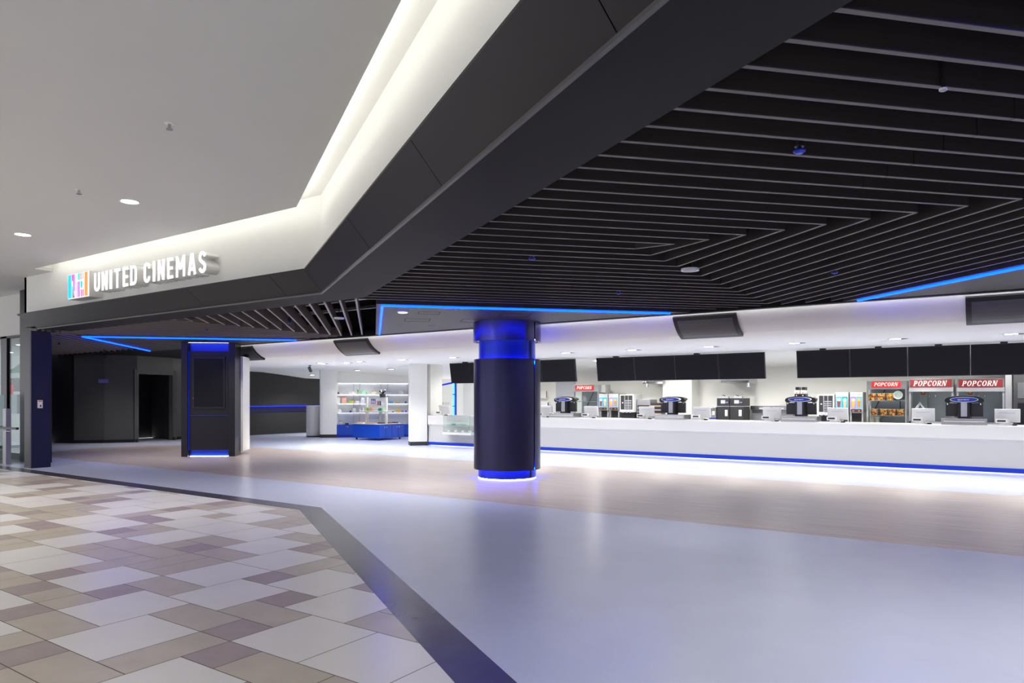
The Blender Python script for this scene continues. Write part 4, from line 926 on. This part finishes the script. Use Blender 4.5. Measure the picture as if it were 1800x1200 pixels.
def bucket(x, y, z, label, rot=None, s=1.):
    o = bk0 if not used[0] else copy_thing(bk0, (x, y, z)); used[0] = True
    o.location = (x, y, z); o['label'] = label; o.scale = (s, s, s)
    o.rotation_euler = rot or (0, 0, random.random()*6)
    return o
def warmer(px0, px1, s0, s1, yt, ys, ye, label, y, buckets, sidebox=False):
    x0, x1 = span(px0, px1, y); zt1 = zt((px0+px1)/2, yt, y); zs0 = zt((px0+px1)/2, ys, y); ze = zt((px0+px1)/2, ye, y); sx0, sx1 = span(s0, s1, y)
    o = thing('popcorn_warmer', label, 'popcorn warmer', ((x0+x1)/2, y, BZ), 0, 'popcorn warmers'); cx = (x0+x1)/2; D = .55; w = (x1-x0)/2
    MB().box(-w, w, 0, D, zs0-BZ-.04, zt1-BZ, 'steel').build('head_box', o, .004)
    sgn = MB().box(sx0-cx, sx1-cx, -.012, 0, zs0-BZ, zt1-BZ-.015, 'red_lightbox').build('lightbox', o)
    popcorn_text(sgn, sx0-cx+.05, sx1-cx-.06, zs0-BZ+(zt1-zs0)*.22, zt1-BZ-.015-(zt1-zs0)*.16, -.012, 'letter_white')
    for s in (-1, 1):
        for yy in (.0, D-.04): MB().box(s*w-(.035 if s > 0 else 0), s*w+(.035 if s < 0 else 0), yy, yy+.035, 0, zs0-BZ-.04, 'steel').build('post', o)
    MB().box(-w, w, 0, D, 0, .05, 'steel').build('base', o); MB().box(-w+.03, w-.03, D-.02, D, .05, zs0-BZ-.04, 'dull_steel').build('back_panel', o)
    MB().box(-w+.035, w-.035, .005, .012, .05, zs0-BZ-.04, 'clear_glass').build('glass', o)
    return o, cx, w, D
o, cx, w, D = warmer(1008.5, 1052, 1011.5, 1043.5, 676, 686, 734, 'small popcorn warmer with red sign next to the round column', YB0, 0)
MB().box(-w+.03, w-.03, .05, D-.05, .55, .565, 'steel').build('shelf', o); MB().tube([(-.25, .3, .1), (-.1, .35, .5), (.1, .4, .95)], .012, 'charcoal', 6).build('cable', o)
o, cx, w, D = warmer(1523.5, 1594, 1532, 1583.5, 669, 681, 743, 'popcorn warmer with checkered buckets on two shelves', YB0-.2, 1)
zA = zt(1558, 703.2, YB0-.2); zB_ = zt(1558, 730, YB0-.2); y_b = YB0-.2+.16
for z in (zA, zB_): MB().box(-w+.03, w-.03, .03, D-.05, z-BZ-.02, z-BZ, 'dull_steel').build('shelf', o)
for px in (1545, 1580): MB().tube([(onY(px, 700, y_b).x-cx-.15*(px < 1560), .45, zB_-BZ+.1), (onY(px, 700, y_b).x-cx+.12*(px < 1560), .45, zA-BZ+.3)], .01, 'charcoal', 6).build('cable', o)
for k, px in enumerate((1533, 1548.8, 1564.5)): bucket(onY(px, 700, y_b).x, y_b, zA, ORD[k]+' checkered bucket from the left on the upper warmer shelf', None, .98)
bx_ = onY(1579, 697, y_b); bucket(bx_.x+.0, y_b-.06+.17, zA+.108, 'bucket lying with its white inside to the front on the upper warmer shelf', (math.radians(84), 0, 0), 1.0)
for k, px in enumerate((1536.5, 1553.5, 1568, 1583.5)): bucket(onY(px, 700, y_b).x, y_b, zB_, ORD[k]+' checkered bucket from the left on the lower warmer shelf', None, .9)
for k, px in enumerate((1533.5, 1542.5)):
    q = onY(px, 740, y_b); o2 = MB().cyl((0, 0), .045, 0, .17, 'cream', 16, .06).build('paper_cup', smooth=True); o2.location = (q.x, y_b, BZ+.05); MB_ = None; tag(o2, ['left', 'right'][k]+' cream cup at the bottom of the popcorn warmer', 'cup', 'paper cups in the warmer')
# big popcorn machines
def popper(px0, px1, s0, s1, label, y=19.1):
    x0, x1 = span(px0, px1, y); pxm = (px0+px1)/2; cx = (x0+x1)/2; w = (x1-x0)/2; sx0, sx1 = span(s0, s1, y); Z = lambda py: zt(pxm, py, y)-BZ
    o = thing('popcorn_machine', label, 'popcorn machine', (cx, y, BZ), 0, 'big popcorn machines'); D = .9
    MB().box(-w, w, 0, D, Z(688), Z(665.5), 'steel').build('head_box', o, .004)
    s_ = MB().box(sx0-cx, sx1-cx, -.014, 0, Z(680), Z(667), 'dark_red').build('lightbox', o)
    popcorn_text(s_, sx0-cx+.06, sx1-cx-.1, Z(678), Z(669), -.014, 'letter_white')
    MB().prismx([(-.05, Z(688)), (0, Z(680.5)), (0, Z(688))], -w, w, 'chrome').build('hood_rail', o)
    for s in (-1, 1): MB().box(s*w-(.04 if s > 0 else 0), s*w+(.04 if s < 0 else 0), 0, .04, 0, Z(688), 'dull_steel').build('post', o)
    MB().box(-w, w, D-.03, D, 0, Z(688), 'dull_steel').build('back_panel', o); MB().box(-w, w, 0, D, 0, .12, 'steel').build('base', o)
    for s in (-1, 1): MB().box(s*w*.5-w*.44, s*w*.5+w*.44, .01, .018, .14, Z(688), 'clear_glass').build('door', o)
    MB().cyl((0, .45), .25, Z(688)-.42, Z(688)-.1, 'steel', 24).build('kettle', o, smooth=True) if False else None
    mb = MB().box(-w*.62, -w*.28, D-.25, D-.03, .42, Z(690), 'grey_plastic'); b = mb.build('motor_box', o); MB().box(-w*.56, -w*.36, D-.255, D-.25, .75, 1.0, 'red').build('warning_label', b); MB().prismy([(-w*.53, .78), (-w*.39, .78), (-w*.46, .9)], D-.258, D-.255, 'yellow').build('warning_sign', b)
    for s in (-1, 1): MB().cyl((s*.06+.03, .02), .02, Z(697), Z(694), 'chrome', 10).build('hinge', o)
    return o, cx, w
o, cx, w = popper(1598, 1676, 1600, 1673, 'left of the two big popcorn machines with dark red signs')
MB().tube([(-w*.8, .3, .35), (-w*.55, .3, .55), (-w*.35, .3, .38)], .035, 'pale', 8).build('scoop', o)
o, cx, w = popper(1681.5, 1766, 1685, 1763, 'right of the two big popcorn machines with dark red signs')
x0, x1 = span(1767, 1779, 19.1); struct('wall_back.006', MB().box(x0, x1, 19.1, 20.3, 0, 2.4, 'dull_steel'), 'grey kitchen partition at right')
x0, x1 = span(1781, 1850, 19.0); o = thing('combi_oven', 'tall dark oven cabinet at the right picture edge', 'oven', (x0, 19.0, 0)); wv = x1-x0
MB().box(0, wv, 0, .8, .1, 2.3, 'charcoal').build('body', o); MB().box(.08, wv-.1, -.012, 0, 1.5, 1.85, 'grey_screen').build('screen', o); MB().box(.08, wv-.1, -.012, 0, .95, 1.4, 'black_screen').build('door', o); MB().box(.05, .2, -.012, 0, 2.05, 2.17, 'silver').build('label_plate', o); MB().box(.05, .1, .1, .2, 0, .1, 'steel').build('foot', o)
# drink dispensers with posters
def dispenser(px0, px1, yt, ye, cols, label, y=YB0):
    x0, x1 = span(px0, px1, y); cx, w = (x0+x1)/2, (x1-x0)/2; pm = (px0+px1)/2; H_ = zt(pm, yt, y)-BZ
    o = thing('drink_dispenser', label, 'drink dispenser', (cx, y, BZ), 0, 'drink dispensers with pictures')
    MB().box(-w, w, 0, .55, H_*.38, H_, 'grey_plastic').build('cabinet', o, .005); MB().box(-w, w, .15, .55, .04, H_*.38, 'white_plastic').build('pedestal', o); MB().box(-w*.8, w*.8, .14, .15, .08, H_*.36, 'charcoal').build('cup_bay', o)
    MB().box(-w, w, -.02, .3, 0, .05, 'charcoal').build('drip_tray', o)
    for s in (-1, 1): MB().box(s*w-(.03 if s > 0 else 0), s*w+(.03 if s < 0 else 0), .05, .16, .05, H_*.38, 'grey_plastic').build('side_arm', o)
    p = MB().box(-w*.9, w*.9, -.012, 0, H_*.50, H_*.88, 'white_plastic').build('picture_panel', o)
    for s, (bgc, gl_, top) in zip((-1, 1), cols):
        c = MB(); xm = s*w*.45; hw = w*.44; c.box(xm-hw, xm+hw, -.015, -.012, H_*.51, H_*.87, bgc); c.prismy([(xm-hw*.4, H_*.54), (xm+hw*.4, H_*.54), (xm+hw*.62, H_*.76), (xm-hw*.62, H_*.76)], -.018, -.015, gl_); c.prismy(arcpts(xm, H_*.765, hw*.66, H_*.045, 0, 345, 15), -.019, -.016, top); c.build('drink_picture', p)
    b = MB().box(-w*.85, w*.85, -.012, 0, H_*.40, H_*.48, 'charcoal').build('button_panel', o)
    for s in (-.45, .45): MB().box(s*w-.02, s*w+.02, -.015, -.012, H_*.42, H_*.45, 'orange').build('button', b)
CO1 = (('sky', 'cola', 'cream'), ('teal', 'salmon', 'pale')); CO2 = (('violet', 'amber', 'cream'), ('sky', 'orange', 'amber'))
dispenser(1052.5, 1068, 692, 733, CO1, 'drink dispenser with cola and pink drink pictures right of the small warmer')
dispenser(1070, 1087, 692, 733, CO2, 'drink dispenser with orange drink pictures left of the middle hot drinks machine')
dispenser(1468.5, 1491.5, 689, 742, CO1, 'drink dispenser with cola and pink drink pictures right of the right hot drinks machine', YB0-.2)
dispenser(1493.8, 1516.5, 689, 742, CO2, 'drink dispenser with orange drink pictures beside the bucket warmer', YB0-.2)
def hotdrinks(px0, px1, yt, label, y=YB0):
    x0, x1 = span(px0, px1, y); cx, w = (x0+x1)/2, (x1-x0)/2; H_ = zt((px0+px1)/2, yt, y)-BZ
    o = thing('hot_drinks_machine', label, 'drinks machine', (cx, y, BZ), 0, 'hot drinks machines')
    MB().box(-w, w, 0, .6, H_*.32, H_, 'white_plastic').build('cabinet', o, .006); MB().box(-w*.9, w*.9, .1, .6, 0, H_*.32, 'charcoal').build('cup_bay', o); MB().box(-w*.98, w*.98, -.03, .3, 0, .04, 'charcoal').build('drip_tray', o)
    f = MB().box(-w*.82, w*.82, -.01, 0, H_*.42, H_*.96, 'charcoal').build('front_panel', o)
    for c in range(2):
        for r in range(6): MB().box(w*(-.2+c*.5), w*(.2+c*.5), -.013, -.01, H_*(.45+.062*r), H_*(.465+.062*r), 'pale').build('button_strip', f)
    for c in (-.25, .25): MB().box(w*c-.006, w*c+.006, -.013, -.01, H_*.42, H_*.96, 'silver').build('divider', f)
    MB().box(-w*.62, -w*.45, -.014, -.01, H_*.66, H_*.70, 'pale').build('label_plate', f)
    for c in (-.5, 0, .5): MB().cyl((w*c, .0), .03, H_*.30, H_*.38, 'silver', 12).build('nozzle', o)
hotdrinks(1089, 1114, 693, 'hot drinks machine with black keypad front near the middle'); hotdrinks(1437, 1466.5, 693, 'hot drinks machine with black keypad front at right', YB0-.2)
# black touch dispensers
def blackd(px0, px1, label, y=YB0-.1):
    x0, x1 = span(px0, px1, y); cx, w = (x0+x1)/2, (x1-x0)/2; Z = lambda py: zt((px0+px1)/2, py, y)-BZ
    o = thing('touch_dispenser', label, 'dispenser', (cx, y, BZ), 0, 'black touch screen dispensers')
    MB().box(-w, w, 0, .6, 0, Z(714.5), 'charcoal').build('lower_cabinet', o, .006); MB().box(-w, w, -.01, .6, Z(713.5), Z(699.5), 'charcoal').build('upper_cabinet', o, .006)
    MB().box(-w*.35, w*.35, -.016, -.01, Z(709), Z(703), 'silver').build('touch_screen', o); MB().box(w*.45, w*.8, -.014, -.01, Z(708), Z(706), 'violet').build('badge', o); MB().box(w*.3, w*.72, -.005, 0, Z(731), Z(720), 'pale').build('notice', o)
    MB().prism([(-w*.6, .1), (w*.6, .1), (w*.3, .4), (-w*.3, .4)], Z(699.5), Z(696.5), 'silver').build('lid', o); MB().tube([(0, .2, Z(697)), (-.03, .2, Z(695)), (-.08, .2, Z(695))], .012, 'charcoal', 6).build('lid_handle', o)
    for s in (-1, 1): MB().box(s*w*.8-.02, s*w*.8+.02, 0, .05, -.0, .02, 'charcoal').build('foot', o)
blackd(1260.3, 1282, 'left black dispenser with touch screen'); blackd(1283.2, 1307, 'right black dispenser with touch screen')
# grinders
for k, (a, b) in enumerate(((1395, 1403.5), (1406, 1414.5))):
    x0, x1 = span(a, b); cx, w = (x0+x1)/2, (x1-x0)/2; Z = lambda py: zt((a+b)/2, py)-BZ
    o = thing('coffee_grinder', ['left', 'right'][k]+' black coffee grinder with hopper behind the soda tower', 'coffee grinder', (cx, YB0+.1, BZ), 0, 'coffee grinders')
    MB().box(-w, w, 0, .3, 0, Z(692), 'black_plastic').build('body', o, .01); MB().box(-w*1.05, w*1.05, -.02, .28, Z(691), Z(685.5), 'white_plastic').build('front_cover', o, .008); MB().box(-w*.3, w*.35, -.024, -.02, Z(690.5), Z(689.3), 'red').build('badge', o); MB().prism([(-w*.7, .03), (w*.7, .03), (w*.8, .25), (-w*.8, .25)], Z(685.5), Z(680), 'black_plastic').build('hopper', o); MB().cyl((0, -.02), .02, Z(697), Z(694), 'chrome', 10).build('spout', o)
def simple(px0, px1, py0, py1, y, d, m, name, label, cat, parts=None, floor=True, grp=None):
    x0, x1 = span(px0, px1, y); pm = (px0+px1)/2; z1 = zt(pm, py0, y); z0 = BZ if floor else zt(pm, py1, y)
    o = thing(name, label, cat, ((x0+x1)/2, y, z0), 0, grp); w = (x1-x0)/2; h = z1-z0
    MB().box(-w, w, 0, d, 0, h, m).build('body', o, .004)
    return o, w, h
o, w, h = simple(1246.5, 1259, 716, 737, YB0, .5, 'steel', 'ice_bin', 'steel bin with white tag left of the black dispensers', 'bin'); MB().box(-w*.1, w*.55, -.006, 0, h*.5, h*.75, 'white_plastic').build('tag', o); MB().box(-w*.9, w, -.006, 0, 0.12, h*.22, 'royal').build('blue_label', o); MB().box(-w*1.3, w*1.02, 0.02, .55, h, h+.02, 'silver').build('lid', o)
for a, b, lab in ((1319, 1356, 'left steel splash shelf right of the black dispensers'), (1358, 1392, 'right steel splash shelf left of the coffee grinders')):
    o, w, h = simple(a, b, 713, 720, 20.1, .2, 'steel', 'wall_shelf', lab, 'shelf', floor=False, grp='steel wall shelves'); MB().box(-w, w, .15, .24, -.35, 0, 'dull_steel').build('splash_back', o); MB().box(-.04, .04, -.005, 0, .02, .06, 'white_plastic').build('label_plate', o)
o, w, h = simple(1119, 1143, 702, 734, YB0+.15, .5, 'dull_steel', 'toaster_oven', 'steel oven with dark slots right of the middle hot drinks machine', 'oven')
for k in range(4): MB().box(-w*.85, w*.85, -.012, 0, h*(.12+.17*k), h*(.22+.17*k), 'charcoal').build('slot', o)
o, w, h = simple(1143.5, 1164, 708, 734, YB0+.1, .45, 'charcoal', 'food_warmer', 'brown racked food warmer left of the kitchen pier', 'food warmer')
for k in range(4): MB().box(-w*.95, w*.95, -.02, .0, h*(.14+.22*k), h*(.20+.22*k), 'tan' if k % 2 else 'steel').build('rack', o)
o, w, h = simple(1053, 1064, 676, 690, YB0+.2, .35, 'grey_plastic', 'wall_box', 'grey cabinet box right of the small popcorn warmer', 'box', floor=False); MB().box(-w*.9, w*.9, -.006, 0, .02, h*.2, 'silver').build('label_plate', o)
# hoods
def hood(px0, px1, py0, py1, label):
    y = 19.5; x0, x1 = span(px0, px1, y); z0 = zt((px0+px1)/2, py1, y)
    o = thing('range_hood', label, 'range hood', ((x0+x1)/2, y, z0), 0, 'steel range hoods'); w = (x1-x0)/2
    MB().prismx([(0, 0), (.85, 0), (.85, .25), (.2, .25), (0, .07)], -w, w, 'steel').build('canopy', o, .004); MB().box(-w*.3, w*.3, .5, .84, .25, .7, 'steel').build('duct', o); MB().box(-w, w, -.01, .0, 0, .06, 'chrome').build('rim', o)
hood(1130, 1165, 668, 674.5, 'left steel hood under the middle menu screens'); hood(1267, 1316, 666, 672.5, 'right steel hood above the black dispensers')
for px, py, lab in ((1137, 677, 'spot lamp under the left steel hood'), (1316, 676, 'spot lamps beside the right steel hood')):
    p = onY(px, py, 19.45); o = thing('spot_lamp', lab, 'lamp', tuple(p), 0, 'kitchen spot lamps')
    MB().cyl((0, 0), .05, -.05, .05, 'dull_steel', 16, .04).build('head', o); MB().cyl((0, 0), .012, .05, .85, 'steel', 8).build('stem', o); MB().cyl((0, 0), .035, -.055, -.05, 'lightbox_white', 16).build('lens', o)
# left kitchen bits
a = span(977, 1010, 20.3); o = thing('service_door', 'pale grey blue door in the kitchen wall behind the first soda tower', 'door', (a[0], 20.3, 0)); MB().box(0, a[1]-a[0], 0, .045, 0, 2.1, 'silver').build('leaf', o); MB().box(a[1]-a[0]-.1, a[1]-a[0]-.05, -.05, 0, 1.0, 1.04, 'chrome').build('handle', o)
for i, (x_a, x_b, ya, yb, lab) in enumerate(((950, 961.5, 686, 700, 'upper white towel dispenser beside the round column'), (952, 964, 706, 713.5, 'lower white soap dispenser beside the round column'))):
    x0, x1 = span(x_a, x_b, 20.2); z1, z0 = zt(956, ya, 20.2), zt(956, yb, 20.2); o = thing('towel_dispenser', lab, 'dispenser', (x0, 20.2, z0)); MB().box(0, x1-x0, 0, .14, 0, z1-z0, 'white_plastic').build('case', o, .01); MB().box(x1-x0-.03, x1-x0+.002, -.004, .0, .02, z1-z0-.02, 'brown' if i == 0 else 'charcoal').build('window', o)
